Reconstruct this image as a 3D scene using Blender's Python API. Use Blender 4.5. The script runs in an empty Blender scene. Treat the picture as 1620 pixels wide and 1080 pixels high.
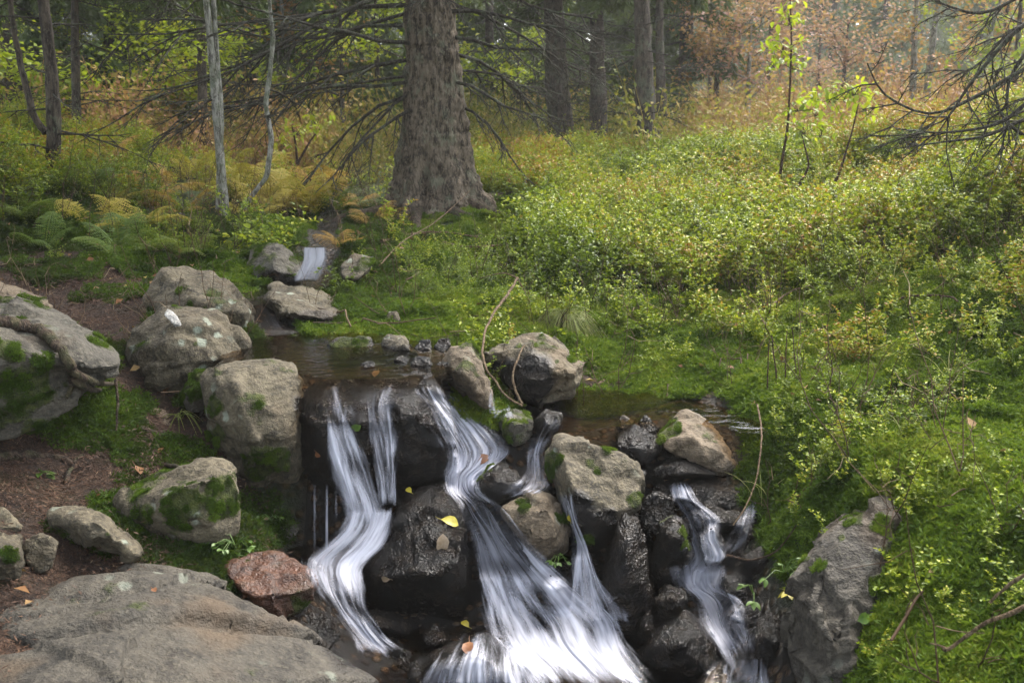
import bpy, bmesh, math, random
import numpy as np
from mathutils import Vector, Matrix, Euler
from mathutils.bvhtree import BVHTree

S = bpy.context.scene
COL = S.collection
R = math.radians
# ------------------------------------------------------------------ camera, world, sun, exposure
CAM = np.array((0.0, 0.0, 1.8)); PITCH = R(12.0); FPX = 1575.0
cd = bpy.data.cameras.new('camera'); cam = bpy.data.objects.new('camera', cd); COL.objects.link(cam)
cam.location = CAM; cam.rotation_euler = (R(90) - PITCH, 0, 0)
cd.sensor_width = 36.0; cd.lens = 35.0; cd.clip_start = 0.05; cd.clip_end = 1000
cd.dof.use_dof = True; cd.dof.focus_distance = 4.4; cd.dof.aperture_fstop = 5.6
S.camera = cam
SUN_EL, SUN_AZ = 52.0, 35.0            # azimuth: degrees clockwise from the viewing direction
w = bpy.data.worlds.new('World'); S.world = w; w.use_nodes = True
nt = w.node_tree; bg = nt.nodes['Background']
sky = nt.nodes.new('ShaderNodeTexSky'); sky.sky_type = 'NISHITA'; sky.sun_disc = False
sky.sun_elevation = R(SUN_EL); sky.sun_rotation = R(SUN_AZ)
sky.dust_density = 3.0; sky.air_density = 1.0; sky.ozone_density = 1.0
hs = nt.nodes.new('ShaderNodeHueSaturation'); hs.inputs['Saturation'].default_value = .42   # overcast: a greyer sky
nt.links.new(sky.outputs[0], hs.inputs['Color']); nt.links.new(hs.outputs[0], bg.inputs['Color']); bg.inputs['Strength'].default_value = 0.15
sl = bpy.data.lights.new('sun', 'SUN'); sun = bpy.data.objects.new('sun', sl); COL.objects.link(sun)
sl.energy = 1.5; sl.angle = R(40); sl.color = (1.0, 0.95, 0.87)
sun.rotation_euler = (R(90 - SUN_EL), 0, R(180 - SUN_AZ))
S.view_settings.view_transform = 'Standard'; S.view_settings.look = 'None'
S.view_settings.gamma = 1.0; S.view_settings.exposure = 2.5
S.cycles.use_denoising = True
S.cycles.max_bounces = 6; S.cycles.diffuse_bounces = 3; S.cycles.glossy_bounces = 2
S.cycles.transmission_bounces = 3; S.cycles.transparent_max_bounces = 12; S.cycles.volume_bounces = 0
S.cycles.caustics_reflective = False; S.cycles.caustics_refractive = False
S.cycles.sample_clamp_indirect = 4.0

# ------------------------------------------------------------------ helpers
rng = np.random.default_rng(7)
CP, SP = math.cos(PITCH), math.sin(PITCH)
def ray(px, py):
    xc, yc = (px - 810.0) / FPX, (540.0 - py) / FPX
    return np.array((xc, CP + yc * SP, -SP + yc * CP))
def P(px, py, d):                       # pixel + forward distance in metres -> world point
    r = ray(px, py); return CAM + r * (d / r[1])
def pix(p):
    q = np.asarray(p, float) - CAM
    f = q[..., 1] * CP - q[..., 2] * SP; u = q[..., 1] * SP + q[..., 2] * CP
    f = np.where(np.abs(f) < .05, .05, f)
    return 810 + FPX * q[..., 0] / f, 540 - FPX * u / f

def _h(ix, iy, iz, seed):
    n = (ix * 374761393 + iy * 668265263 + iz * 2147483647 + seed * 1274126177) & 0xffffffff
    n = ((n ^ (n >> 13)) * 1274126177) & 0xffffffff
    return ((n ^ (n >> 16)) & 0xffff) / 32767.5 - 1.0
def noise(p, s=1.0, seed=0):            # value noise, -1..1
    p = np.asarray(p, float) * s
    i = np.floor(p).astype(np.int64); f = p - i; f = f * f * f * (f * (f * 6 - 15) + 10)
    x, y, z = i[:, 0], i[:, 1], i[:, 2]; fx, fy, fz = f[:, 0], f[:, 1], f[:, 2]
    L = lambda a, b, t: a + (b - a) * t
    c = [[[_h(x + a, y + b, z + e, seed) for e in (0, 1)] for b in (0, 1)] for a in (0, 1)]
    return L(L(L(c[0][0][0], c[1][0][0], fx), L(c[0][1][0], c[1][1][0], fx), fy),
             L(L(c[0][0][1], c[1][0][1], fx), L(c[0][1][1], c[1][1][1], fx), fy), fz)
def fbm(p, s, o=3, seed=0):
    r, a, t = 0, 1.0, 0
    for k in range(o): r = r + a * noise(p, s * 2.03 ** k, seed + k); t += a; a *= .5
    return r / t
def xy0(x, y, z=0.0): return np.stack([np.asarray(x, float), np.asarray(y, float), np.zeros_like(np.asarray(x, float)) + z], 1)
sstep = lambda a, b, x: (lambda t: t * t * (3 - 2 * t))(np.clip((x - a) / (b - a), 0, 1))

def mesh_np(name, verts, quads=None, tris=None, smooth=True, attrs=None, uv=None):
    me = bpy.data.meshes.new(name); verts = np.asarray(verts, np.float32)
    loops, starts, tot = [], [], 0
    if quads is not None and len(quads):
        q = np.asarray(quads, np.int32); loops.append(q.ravel()); starts.append(np.arange(len(q)) * 4); tot = q.size
    if tris is not None and len(tris):
        t = np.asarray(tris, np.int32); loops.append(t.ravel()); starts.append(tot + np.arange(len(t)) * 3)
    me.vertices.add(len(verts)); me.vertices.foreach_set('co', verts.ravel())
    if loops:
        l = np.concatenate(loops).astype(np.int32); st = np.concatenate(starts).astype(np.int32)
        me.loops.add(len(l)); me.loops.foreach_set('vertex_index', l)
        me.polygons.add(len(st)); me.polygons.foreach_set('loop_start', st)
        if uv is not None:
            ul = me.uv_layers.new(name='UVMap'); ul.uv.foreach_set('vector', np.asarray(uv, np.float32)[l].ravel())
    me.update(calc_edges=True)
    if smooth and loops: me.polygons.foreach_set('use_smooth', np.ones(len(me.polygons), bool))
    for k, v in (attrs or {}).items():
        v = np.asarray(v)
        if v.ndim == 2: a = me.attributes.new(k, 'FLOAT_VECTOR', 'POINT'); a.data.foreach_set('vector', v.astype(np.float32).ravel())
        elif v.dtype.kind == 'i': a = me.attributes.new(k, 'INT', 'POINT'); a.data.foreach_set('value', v.astype(np.int32))
        else: a = me.attributes.new(k, 'FLOAT', 'POINT'); a.data.foreach_set('value', v.astype(np.float32))
    return me
def link(name, me, mat=None, parent=None, loc=None):
    o = bpy.data.objects.new(name, me)
    if mat is not None and me is not None and not me.materials: me.materials.append(mat)
    COL.objects.link(o)
    if loc is not None: o.location = loc
    if parent is not None: o.parent = parent
    return o
def tag(o, label=None, cat=None, group=None, kind=None):
    if label: o['label'] = label
    if cat: o['category'] = cat
    if group: o['group'] = group
    if kind: o['kind'] = kind
    return o
def empty(name, loc, rz=0.0):
    o = bpy.data.objects.new(name, None); COL.objects.link(o); o.location = loc; o.rotation_euler = (0, 0, rz)
    o.empty_display_size = .1
    return o
def copy_tree(o, parent=None):
    c = o.copy(); COL.objects.link(c)
    if parent is not None: c.parent = parent
    for ch in list(o.children): copy_tree(ch, c)
    return c

class Geo:
    def __init__(s): s.v, s.q, s.t, s.a, s.n = [], [], [], [], 0
    def add(s, v, q=None, t=None, a=None):
        v = np.asarray(v, float).reshape(-1, 3)
        if q is not None and len(q): s.q.append(np.asarray(q) + s.n)
        if t is not None and len(t): s.t.append(np.asarray(t) + s.n)
        s.v.append(v); s.n += len(v)
        s.a.append(np.zeros(len(v)) if a is None else np.broadcast_to(np.asarray(a, float), (len(v),)))
    def tube(s, pts, rad, k=5, a=None):
        pts = np.asarray(pts, float); n = len(pts); rad = np.broadcast_to(np.asarray(rad, float), (n,))
        T = np.gradient(pts, axis=0); T /= np.linalg.norm(T, axis=1)[:, None] + 1e-9
        ref = np.array((0, 0, 1.0)) if abs(T[0][2]) < .9 else np.array((1.0, 0, 0))
        A = np.cross(T, ref); A /= np.linalg.norm(A, axis=1)[:, None] + 1e-9
        B = np.cross(T, A)
        th = np.arange(k) / k * 2 * math.pi
        v = pts[:, None] + rad[:, None, None] * (np.cos(th)[None, :, None] * A[:, None] + np.sin(th)[None, :, None] * B[:, None])
        i = np.arange(n - 1)[:, None] * k; j = np.arange(k)[None]; j2 = (j + 1) % k
        q = np.stack([i + j, i + j2, i + k + j2, i + k + j], -1).reshape(-1, 4)
        s.add(v.reshape(-1, 3), q, [[(n - 1) * k + (x + 1) % k, (n - 1) * k + x, (n - 1) * k + (k // 2)] for x in range(k) if x not in (k // 2, (k // 2 - 1) % k)] if k > 3 else None, a)
    def leaves(s, pos, d, nrm, L, W, a=None, fold=.25):   # folded diamonds, vectorised
        pos, d, nrm = (np.asarray(x, float).reshape(-1, 3) for x in (pos, d, nrm)); n = len(pos)
        d = d / (np.linalg.norm(d, axis=1)[:, None] + 1e-9)
        sd = np.cross(d, nrm); sd /= np.linalg.norm(sd, axis=1)[:, None] + 1e-9
        up = np.cross(sd, d); L = np.broadcast_to(np.asarray(L, float), (n,))[:, None]; W = np.broadcast_to(np.asarray(W, float), (n,))[:, None]
        v = np.stack([pos, pos + d * L * .45 + sd * W * .5 + up * W * fold, pos + d * L, pos + d * L * .45 - sd * W * .5 + up * W * fold], 1)
        b = np.arange(n)[:, None] * 4
        s.add(v.reshape(-1, 3), None, np.concatenate([b + np.array([[0, 1, 2]]), b + np.array([[0, 2, 3]])]),
              None if a is None else np.repeat(np.broadcast_to(np.asarray(a, float), (n,)), 4))
    def mesh(s, name, smooth=True):
        return mesh_np(name, np.concatenate(s.v), np.concatenate(s.q) if s.q else None, np.concatenate(s.t) if s.t else None, smooth, {'var': np.concatenate(s.a)})

# ------------------------------------------------------------------ materials
class NB:
    def __init__(s, name):
        s.m = bpy.data.materials.new(name); s.m.use_nodes = True; s.t = s.m.node_tree
        s.t.nodes.clear(); s.out = s.n('ShaderNodeOutputMaterial')
    def n(s, typ, **kw):
        x = s.t.nodes.new(typ)
        for k, v in kw.items(): setattr(x, k, v)
        return x
    def set(s, node, key, v):
        i = node.inputs[key]
        if isinstance(v, bpy.types.NodeSocket): s.t.links.new(v, i)
        else: i.default_value = v
        return node
    def math(s, op, a, b=None, clamp=False):
        x = s.n('ShaderNodeMath', operation=op); x.use_clamp = clamp; s.set(x, 0, a)
        if b is not None: s.set(x, 1, b)
        return x.outputs[0]
    def noise(s, scale, detail=3, rough=.55, vec=None, dist=0.0):
        x = s.n('ShaderNodeTexNoise'); s.set(x, 'Scale', scale); s.set(x, 'Detail', detail); s.set(x, 'Roughness', rough); s.set(x, 'Distortion', dist)
        if vec is not None: s.set(x, 'Vector', vec)
        return x.outputs[0]
    def vor(s, scale, vec=None, out='Distance', feat='F1'):
        x = s.n('ShaderNodeTexVoronoi', feature=feat); s.set(x, 'Scale', scale)
        if vec is not None: s.set(x, 'Vector', vec)
        return x.outputs[out]
    def ramp(s, f, stops, ease=False):
        x = s.n('ShaderNodeValToRGB'); e = x.color_ramp.elements
        if ease: x.color_ramp.interpolation = 'EASE'
        while len(e) < len(stops): e.new(.5)
        for i, (p, c) in enumerate(stops): e[i].position = p; e[i].color = c if len(c) == 4 else (*c, 1)
        s.set(x, 0, f); return x.outputs[0]
    def rmap(s, f, a, b, c=0.0, d=1.0):
        x = s.n('ShaderNodeMapRange', interpolation_type='SMOOTHSTEP'); s.set(x, 0, f)
        for k, v in zip((1, 2, 3, 4), (a, b, c, d)): s.set(x, k, v)
        return x.outputs[0]
    def mix(s, f, a, b, mode='MIX'):
        x = s.n('ShaderNodeMix', data_type='RGBA', blend_type=mode)
        s.set(x, 0, f); s.set(x, 6, a if isinstance(a, bpy.types.NodeSocket) or len(a) == 4 else (*a, 1)); s.set(x, 7, b if isinstance(b, bpy.types.NodeSocket) or len(b) == 4 else (*b, 1))
        return x.outputs[2]
    def attr(s, name, typ='GEOMETRY', out='Fac'):
        x = s.n('ShaderNodeAttribute', attribute_name=name, attribute_type=typ); return x.outputs[out]
    def coord(s, w='Object'): return s.n('ShaderNodeTexCoord').outputs[w]
    def pos(s): return s.n('ShaderNodeNewGeometry').outputs['Position']
    def bump(s, h, strength, dist, nrm=None):
        x = s.n('ShaderNodeBump'); s.set(x, 'Height', h); s.set(x, 'Strength', strength); s.set(x, 'Distance', dist)
        if nrm is not None: s.set(x, 'Normal', nrm)
        return x.outputs[0]
    def pbsdf(s, col, rough=.8, nrm=None, spec=.5, **kw):
        x = s.n('ShaderNodeBsdfPrincipled'); s.set(x, 'Base Color', col if isinstance(col, bpy.types.NodeSocket) else (*col, 1)); s.set(x, 'Roughness', rough); s.set(x, 'Specular IOR Level', spec)
        if nrm is not None: s.set(x, 'Normal', nrm)
        for k, v in kw.items(): s.set(x, k, v)
        return x.outputs[0]
    def n_sep(s, c):
        x = s.n('ShaderNodeSeparateColor'); s.set(x, 0, c); return x.outputs[0]
    def mixs(s, f, a, b):
        x = s.n('ShaderNodeMixShader'); s.set(x, 0, f); s.set(x, 1, a); s.set(x, 2, b); return x.outputs[0]
    def done(s, sh): s.t.links.new(sh, s.out.inputs[0]); return s.m

def rock_mat(name, ca, cb, lichen=.5, rough=.85, moss_c=((.020, .028, .004), (.065, .080, .010))):
    b = NB(name); v = b.pos()
    n1 = b.noise(3.2, 6, .62, v, .4); n2 = b.noise(17, 5, .65, v); n3 = b.noise(75, 3, .6, v)
    c = b.mix(b.rmap(n1, .3, .7), ca, cb)
    mp = b.n('ShaderNodeMapping'); b.set(mp, 0, v); b.set(mp, 'Rotation', (.5, .4, 0)); b.set(mp, 'Scale', (5, 5, 26)); fol = b.noise(1.0, 5, .65, mp.outputs[0], .6)
    c = b.mix(b.rmap(n2, .42, .72), c, (ca[0] * .38, ca[1] * .38, ca[2] * .36), 'MIX')
    c = b.mix(b.math('MULTIPLY', b.rmap(fol, .52, .66), .6), c, (ca[0] * .55, ca[1] * .5, ca[2] * .45))
    c = b.mix(b.math('MULTIPLY', b.rmap(n3, .48, .7), .55), c, (cb[0] * 1.5, cb[1] * 1.5, cb[2] * 1.45))
    # lichen crusts: pale rosettes
    vv = b.vor(11, v); m = b.math('MULTIPLY', b.rmap(b.math('ADD', vv, b.math('MULTIPLY', b.math('SUBTRACT', n2, .5), .5)), .30, .18), b.rmap(b.noise(2.6, 2, .5, v), .50, .62))
    c = b.mix(b.math('MULTIPLY', m, lichen), c, (.24, .27, .21))
    # rusty brown stain
    c = b.mix(b.math('MULTIPLY', b.rmap(b.noise(2.1, 4, .6, v), .52, .72), .5), c, (.09, .055, .026))
    wet = b.attr('wet'); c = b.mix(b.math('MULTIPLY', wet, .97), c, b.mix(b.rmap(n2, .4, .7), (.0035, .003, .0028), (.014, .009, .005)))
    mo = b.attr('moss'); mf = b.rmap(b.math('ADD', mo, b.math('MULTIPLY', b.math('SUBTRACT', b.noise(60, 2, .6, v), .5), .7)), .35, .75)
    c = b.mix(b.math('MULTIPLY', mf, .88), c, b.mix(b.rmap(b.noise(38, 3, .6, v), .3, .7), moss_c[0], moss_c[1]))
    r = b.math('ADD', b.math('MULTIPLY', b.math('SUBTRACT', 1.0, wet), rough - .16), b.math('ADD', .10, b.math('MULTIPLY', n2, .12)))
    r = b.math('MAXIMUM', r, b.math('MULTIPLY', mf, .95))
    h = b.math('ADD', b.math('MULTIPLY', n2, .6), b.math('ADD', b.math('MULTIPLY', n3, .35), b.math('MULTIPLY', fol, .5)))
    h = b.math('ADD', h, b.math('MULTIPLY', b.noise(190, 2, .5, v), b.math('ADD', .10, b.math('MULTIPLY', mf, .7))))
    h = b.math('ADD', h, b.math('MULTIPLY', b.math('MULTIPLY', b.noise(120, 2, .5, v), wet), .35))
    h = b.math('ADD', h, b.math('MULTIPLY', b.math('MULTIPLY', b.vor(95, v), wet), .25))
    nr = b.bump(h, 1.0, .026)
    return b.done(b.pbsdf(c, r, nr, b.math('SUBTRACT', .35, b.math('MULTIPLY', wet, .13))))
M = {}
M['dry'] = rock_mat('grey_rock', (.048, .039, .024), (.118, .098, .062), .75)
M['quartz'] = rock_mat('quartz', (.24, .23, .21), (.42, .41, .38), .0)
M['dark'] = rock_mat('dark_rock', (.05, .045, .036), (.09, .08, .06), .35)
M['brown'] = rock_mat('brown_rock', (.085, .062, .038), (.135, .105, .07), .4)
M['red'] = rock_mat('red_rock', (.048, .019, .010), (.090, .036, .017), .2, .4)
M['slab'] = rock_mat('slab_rock', (.031, .026, .019), (.064, .055, .040), .35, .75)

def leaf_mat(name, stops, rough=.5, trans=.35, noise_scale=1.3, amt=.5, instvar=True):
    b = NB(name); v = b.pos()
    f = b.math('ADD', b.math('MULTIPLY', b.attr('var'), .5), b.math('MULTIPLY', b.rmap(b.noise(noise_scale, 3, .6, v), .25, .75), amt))
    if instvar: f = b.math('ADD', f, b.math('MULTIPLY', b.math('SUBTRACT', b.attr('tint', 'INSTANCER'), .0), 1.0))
    c = b.ramp(f, stops)
    p = b.pbsdf(c, rough, None, .2)
    t = b.n('ShaderNodeBsdfTranslucent'); b.set(t, 0, b.mix(.5, c, b.mix(.5, c, (.26, .34, .03))))
    return b.done(b.mixs(trans, p, t.outputs[0]))
G = lambda *a: a
M['bilberry'] = leaf_mat('bilberry_leaf', [(0, G(.024, .046, .006)), (.33, G(.078, .118, .009)), (.60, G(.175, .240, .012)), (.88, G(.33, .335, .018)), (1, G(.30, .14, .025))], .42, .35)
M['mossleaf'] = leaf_mat('moss_frond', [(0, G(.009, .020, .002)), (.4, G(.034, .072, .004)), (.75, G(.090, .145, .008)), (1, G(.16, .185, .02))], .7, .35, 2.2, .55)
M['needle'] = leaf_mat('spruce_needles', [(0, G(.022, .038, .011)), (.5, G(.05, .078, .022)), (1, G(.105, .135, .04))], .6, .25, .6, .5, False)
M['needle_haze_pale'] = leaf_mat('spruce_needles_haze_pale', [(0, G(.05, .08, .03)), (.5, G(.10, .135, .055)), (1, G(.16, .19, .08))], .6, .35, .4, .5, False)  # paler copy of the needles: hazy brightness of the far hillside put into the colour
M['orange'] = leaf_mat('autumn_leaf_orange', [(0, G(.17, .075, .028)), (.5, G(.30, .15, .055)), (1, G(.40, .25, .09))], .55, .4, .5, .5, False)
M['pink'] = leaf_mat('autumn_leaf_red', [(0, G(.17, .07, .05)), (.5, G(.27, .13, .095)), (1, G(.34, .20, .13))], .55, .4, .5, .5, False)
M['yellowgreen'] = leaf_mat('sapling_leaf', [(0, G(.10, .16, .008)), (.5, G(.22, .28, .010)), (1, G(.36, .34, .015))], .45, .5, 1.5, .5, False)
M['scrub'] = leaf_mat('autumn_undergrowth_leaf', [(0, G(.075, .095, .012)), (.3, G(.20, .18, .03)), (.55, G(.30, .20, .06)), (.8, G(.28, .13, .06)), (1, G(.24, .11, .06))], .6, .35, .25, .6)
M['fern_g'] = leaf_mat('fern_green', [(0, G(.025, .06, .008)), (.5, G(.07, .12, .015)), (1, G(.16, .17, .02))], .5, .4, .8, .6, False)
M['fern_y'] = leaf_mat('fern_yellow', [(0, G(.13, .12, .015)), (.5, G(.30, .26, .035)), (1, G(.44, .34, .07))], .6, .4, .8, .6, False)
M['fern_b'] = leaf_mat('fern_brown', [(0, G(.16, .075, .018)), (.5, G(.34, .20, .045)), (1, G(.46, .34, .09))], .6, .35, .8, .6, False)
M['grass'] = leaf_mat('grass_blade', [(0, G(.09, .14, .02)), (.5, G(.22, .25, .06)), (1, G(.42, .36, .17))], .5, .3, 3, .4)

def bark_mat(name, a, c2, lich=.3, sc=1.0, mossy=0.0):
    b = NB(name); v = b.coord('Object')
    mp = b.n('ShaderNodeMapping'); b.set(mp, 0, v); b.set(mp, 'Scale', (1, 1, .35)); v2 = mp.outputs[0]
    n1 = b.noise(22 * sc, 5, .65, v2); n2 = b.noise(5 * sc, 3, .6, v); n3 = b.noise(90 * sc, 3, .6, v2)
    c = b.mix(b.rmap(n1, .40, .60), (a[0] * .6, a[1] * .6, a[2] * .6), c2)
    c = b.mix(b.math('MULTIPLY', b.rmap(n3, .50, .66), .6), c, (c2[0] * 1.5, c2[1] * 1.5, c2[2] * 1.5))
    c = b.mix(b.math('MULTIPLY', b.rmap(b.math('ADD', n2, b.math('MULTIPLY', b.math('SUBTRACT', n3, .5), .4)), .55, .62), lich), c, (.11, .135, .085))
    if mossy: c = b.mix(b.math('MULTIPLY', b.rmap(b.noise(9 * sc, 4, .6, v), .45, .6), mossy), c, (.06, .085, .015))
    h = b.math('ADD', n1, b.math('MULTIPLY', n3, .4))
    return b.done(b.pbsdf(c, .9, b.bump(h, 1.0, .03), .25))
M['bark'] = bark_mat('spruce_bark', (.045, .034, .022), (.125, .098, .068), .35)
M['bark2'] = bark_mat('grey_bark', (.030, .023, .017), (.072, .057, .042), .35)
M['pale'] = bark_mat('pale_bark', (.13, .12, .095), (.27, .26, .22), .55, 1.5, .25)
M['deadwood'] = bark_mat('dead_branch', (.022, .018, .012), (.048, .042, .028), .45, 2)
M['twig'] = bark_mat('dry_twig', (.10, .062, .032), (.19, .13, .075), .1, 3)
M['root'] = bark_mat('root_bark', (.032, .021, .014), (.068, .047, .032), .15, 2, .2)
M['deadtwig'] = bark_mat('dry_brown_twig', (.045, .026, .015), (.08, .047, .027), .0, 3)

def ground_mat():
    b = NB('forest_floor'); v = b.pos()
    n1 = b.noise(6, 5, .6, v); n2 = b.noise(45, 4, .65, v); n3 = b.noise(150, 2, .6, v)
    soil = b.mix(b.rmap(n2, .35, .7), (.012, .007, .0045), (.042, .025, .015))
    soil = b.mix(b.math('MULTIPLY', b.rmap(b.vor(70, v), .12, .05), .6), soil, (.08, .05, .03))
    soil = b.mix(b.math('MULTIPLY', b.rmap(b.noise(3.5, 3, .6, v), .5, .66), .5), soil, (.02, .024, .005))
    moss = b.mix(b.rmap(n2, .3, .7), (.007, .016, .002), (.028, .05, .005))
    moss = b.mix(b.math('MULTIPLY', b.rmap(n1, .52, .68), .45), moss, (.06, .05, .02))
    fa = b.mix(b.rmap(b.noise(.35, 4, .6, v), .35, .65), (.06, .07, .012), (.16, .10, .035)); fa = b.mix(b.rmap(n1, .4, .7), fa, (.20, .13, .06))
    c = b.mix(b.rmap(b.math('ADD', b.attr('dirt'), b.math('MULTIPLY', b.math('SUBTRACT', n1, .5), .8)), .35, .6), moss, soil)
    c = b.mix(b.attr('far'), c, fa)
    wet = b.attr('wet'); peb = b.vor(26, v, 'Color'); pv = b.math('MULTIPLY', b.rmap(b.vor(26, v), .6, .2), .8)
    bed = b.mix(pv, (.010, .008, .006), b.mix(b.n_sep(peb), (.012, .007, .004), (.075, .042, .018)))
    c = b.mix(wet, c, bed)
    h = b.math('ADD', b.math('MULTIPLY', n2, .7), b.math('ADD', b.math('MULTIPLY', n3, .4), b.math('MULTIPLY', b.math('MULTIPLY', pv, wet), .8)))
    r = b.math('SUBTRACT', .95, b.math('MULTIPLY', wet, .7))
    return b.done(b.pbsdf(c, r, b.bump(h, .9, .03), .3))
M['ground'] = ground_mat()

def fall_mat():
    b = NB('falling_water'); uv = b.coord('UV')
    def nz(su, sv, det=2, off=0.0):
        mp = b.n('ShaderNodeMapping'); b.set(mp, 0, uv); b.set(mp, 'Scale', (su, sv, 1)); b.set(mp, 'Location', (off, off * 1.7, off)); return b.noise(1.0, det, .55, mp.outputs[0], .25)
    s1, s2, s3 = nz(16, 3.0, 2), nz(62, 8, 3, 3.1), nz(6, 4.0, 2, 9.3); fo = b.attr('foam'); ed = b.attr('edge')
    st = b.math('ADD', b.math('MULTIPLY', s1, .44), b.math('ADD', b.math('MULTIPLY', s2, .24), b.math('MULTIPLY', s3, .32)))
    k = b.math('ADD', b.math('MULTIPLY', b.math('SUBTRACT', st, .5), 3.0), fo)
    k = b.math('ADD', b.math('SUBTRACT', k, b.math('MULTIPLY', b.math('SUBTRACT', 1.0, ed), .85)), -.03)
    a = b.rmap(k, .22, 1.12)
    nr = b.bump(st, .5, .015)
    white = b.pbsdf((.47, .475, .53), .4, nr, .4)
    tr = b.n('ShaderNodeBsdfTransparent')
    return b.done(b.mixs(a, tr.outputs[0], white))
M['fall'] = fall_mat()
M['strand'] = (lambda b: b.done(b.pbsdf((.5, .51, .57), .35, None, .4)))(NB('white_water_thread'))
def pool_mat(name, tint, sc):
    b = NB(name); v = b.pos(); mp = b.n('ShaderNodeMapping'); b.set(mp, 0, v); b.set(mp, 'Scale', (1, 1.6, 1))
    n = b.noise(sc, 3, .55, mp.outputs[0], .5); nr = b.bump(n, .35, .02)
    tr = b.n('ShaderNodeBsdfTransparent'); b.set(tr, 0, (*tint, 1))
    gl = b.n('ShaderNodeBsdfGlossy'); b.set(gl, 'Roughness', .06); b.set(gl, 'Normal', nr)
    fr = b.n('ShaderNodeFresnel'); b.set(fr, 0, 1.33); b.set(fr, 'Normal', nr)
    return b.done(b.mixs(fr.outputs[0], tr.outputs[0], gl.outputs[0]))
M['pool'] = pool_mat('clear_brown_water', (.72, .56, .36), 9)
M['rapid'] = pool_mat('rippling_water', (.6, .5, .38), 28)
def flat_leaf(name, c1, c2):
    b = NB(name); c = b.mix(b.rmap(b.noise(60, 3, .6, b.coord('Object')), .35, .65), c1, c2)
    return b.done(b.pbsdf(c, .5, None, .4))
M['lf_yellow'] = flat_leaf('leaf_yellow', (.26, .22, .01), (.32, .26, .02))
M['lf_tan'] = flat_leaf('leaf_tan', (.17, .12, .065), (.24, .18, .12))
M['lf_brown'] = flat_leaf('leaf_brown', (.13, .05, .018), (.19, .085, .035))
M['lf_green'] = flat_leaf('leaf_green', (.035, .075, .008), (.075, .13, .013))

# ------------------------------------------------------------------ terrain
CTRL_PX = [  # pixel x, pixel y, forward distance: the ground as the photograph shows it
 (1620,1080,2.1),(1450,1080,2.25),(1500,900,2.65),(1620,900,2.5),(1300,760,3.4),(1400,760,3.1),(1500,760,3.0),(1620,760,2.9),(1240,770,3.72),
 (1300,680,3.9),(1420,680,3.75),(1620,680,3.4),(1200,600,4.5),(1300,600,4.6),(1450,600,4.4),(1620,600,4.0),(1300,500,5.4),(1450,500,5.0),(1620,500,4.6),
 (1300,400,6.8),(1450,400,6.2),(1620,400,5.6),(1250,330,8.3),(1450,320,7.5),(1620,300,7.0),(1620,232,8.4),(1450,262,9.0),(1350,283,9.4),(1200,292,10.0),
 (1000,600,4.75),(1100,600,4.7),(930,590,4.85),(1000,500,5.8),(1100,500,5.8),(880,500,5.6),(1000,400,7.5),(1120,400,7.5),(860,420,7.0),(1000,310,10),(880,300,9.8),(900,262,12),(1020,275,12.5),
 (680,342,9.0),(780,350,8.6),(640,480,5.3),(560,470,5.9),(720,500,5.1),(640,420,6.3),(740,430,6.4),(640,380,7.5),(560,365,8.2),(560,300,11),(780,290,11),(700,290,11),
 (100,480,5.0),(180,480,5.0),(100,400,6.0),(0,440,5.2),(220,400,6.0),(100,330,6.7),(0,330,6.2),(100,250,8.6),(0,240,8.2),(250,300,9),(220,340,7.6),(350,362,7.5),(300,380,6.6),(350,265,13),(440,300,11),(480,345,8.4),
 (300,560,4.6),(250,640,4.2),(150,650,3.9),(250,720,3.85),(330,760,3.72),(100,760,3.5),(0,760,3.3),(300,900,3.12),(400,910,3.2),(200,870,3.02),(100,900,2.85),(0,930,2.7),(400,840,3.45),(20,640,3.75),(200,520,4.7),
]
CTRL_W = [  # world points: stream bed, hollows, and ground outside the frame
 (-.4,2.6,-.05),(0,2.6,-.08),(.4,2.6,-.08),(.7,2.7,-.05),(-.3,3.1,-.03),(.1,3.1,-.05),(.5,3.1,-.03),(.72,3.2,0),(-.6,3.4,.06),(-.3,3.5,.02),(.2,3.5,.05),(.6,3.5,.08),(.8,3.6,.15),
 (-.8,3.68,.10),(-.95,3.75,.22),(-.4,3.8,.16),(0,3.75,.2),(.4,3.8,.3),(.8,3.8,.3),(.62,2.9,-.03),(.88,3.3,.2),(1.0,3.55,.35),
 (-.75,3.98,.58),(-.4,3.98,.58),(-1,4.2,.73),(-.7,4.3,.72),(-.4,4.2,.71),(-.9,4.55,.75),(-.5,4.55,.75),(-1.15,4.8,.82),(-1.3,5.15,.9),(-1.25,5.6,.93),(-1.22,6.1,.93),(-1.28,6.7,1.0),(-.9,5.1,.81),(-.76,5.2,.82),(-.95,5.4,.84),(-1.4,7.4,1.03),
 (.2,4.1,.48),(.5,4.2,.48),(.8,4.2,.50),(.15,4.4,.50),(.5,4.45,.5),(.95,4.05,.48),(.1,4.0,.46),
 (-3,3,.75),(-3,2,.55),(-1.5,1.5,.42),(-.8,2.0,.35),(0,1.5,.05),(0,2.0,-.08),(1,1.2,.45),(.6,2.0,.2),(0,0,.3),(-1.5,0,.35),(2,0,.6),(2.2,1.5,.7),(3.5,3,.95),(4,5,1.35),(-4,5,1.25),(-5,8,1.9),(6,8,2.1),(-4,0,.6),(5,0,1.2),(0,-3,.3),(-4,-3,.6),(4,-3,1.0),
]
def far_h(x, y):
    f = 1.35 + .03 * np.clip(y - 11, 0, 39) + .05 * np.clip(y - 50, 0, 400)
    f = f + .06 * np.clip(-x - 4, 0, 40) + .05 * np.clip(x - 7, 0, 40)
    return np.where(y < 11, 1.35 + .0 * y, f) 
cp = [P(*c) for c in CTRL_PX] + [np.array(c, float) for c in CTRL_W]
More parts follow.
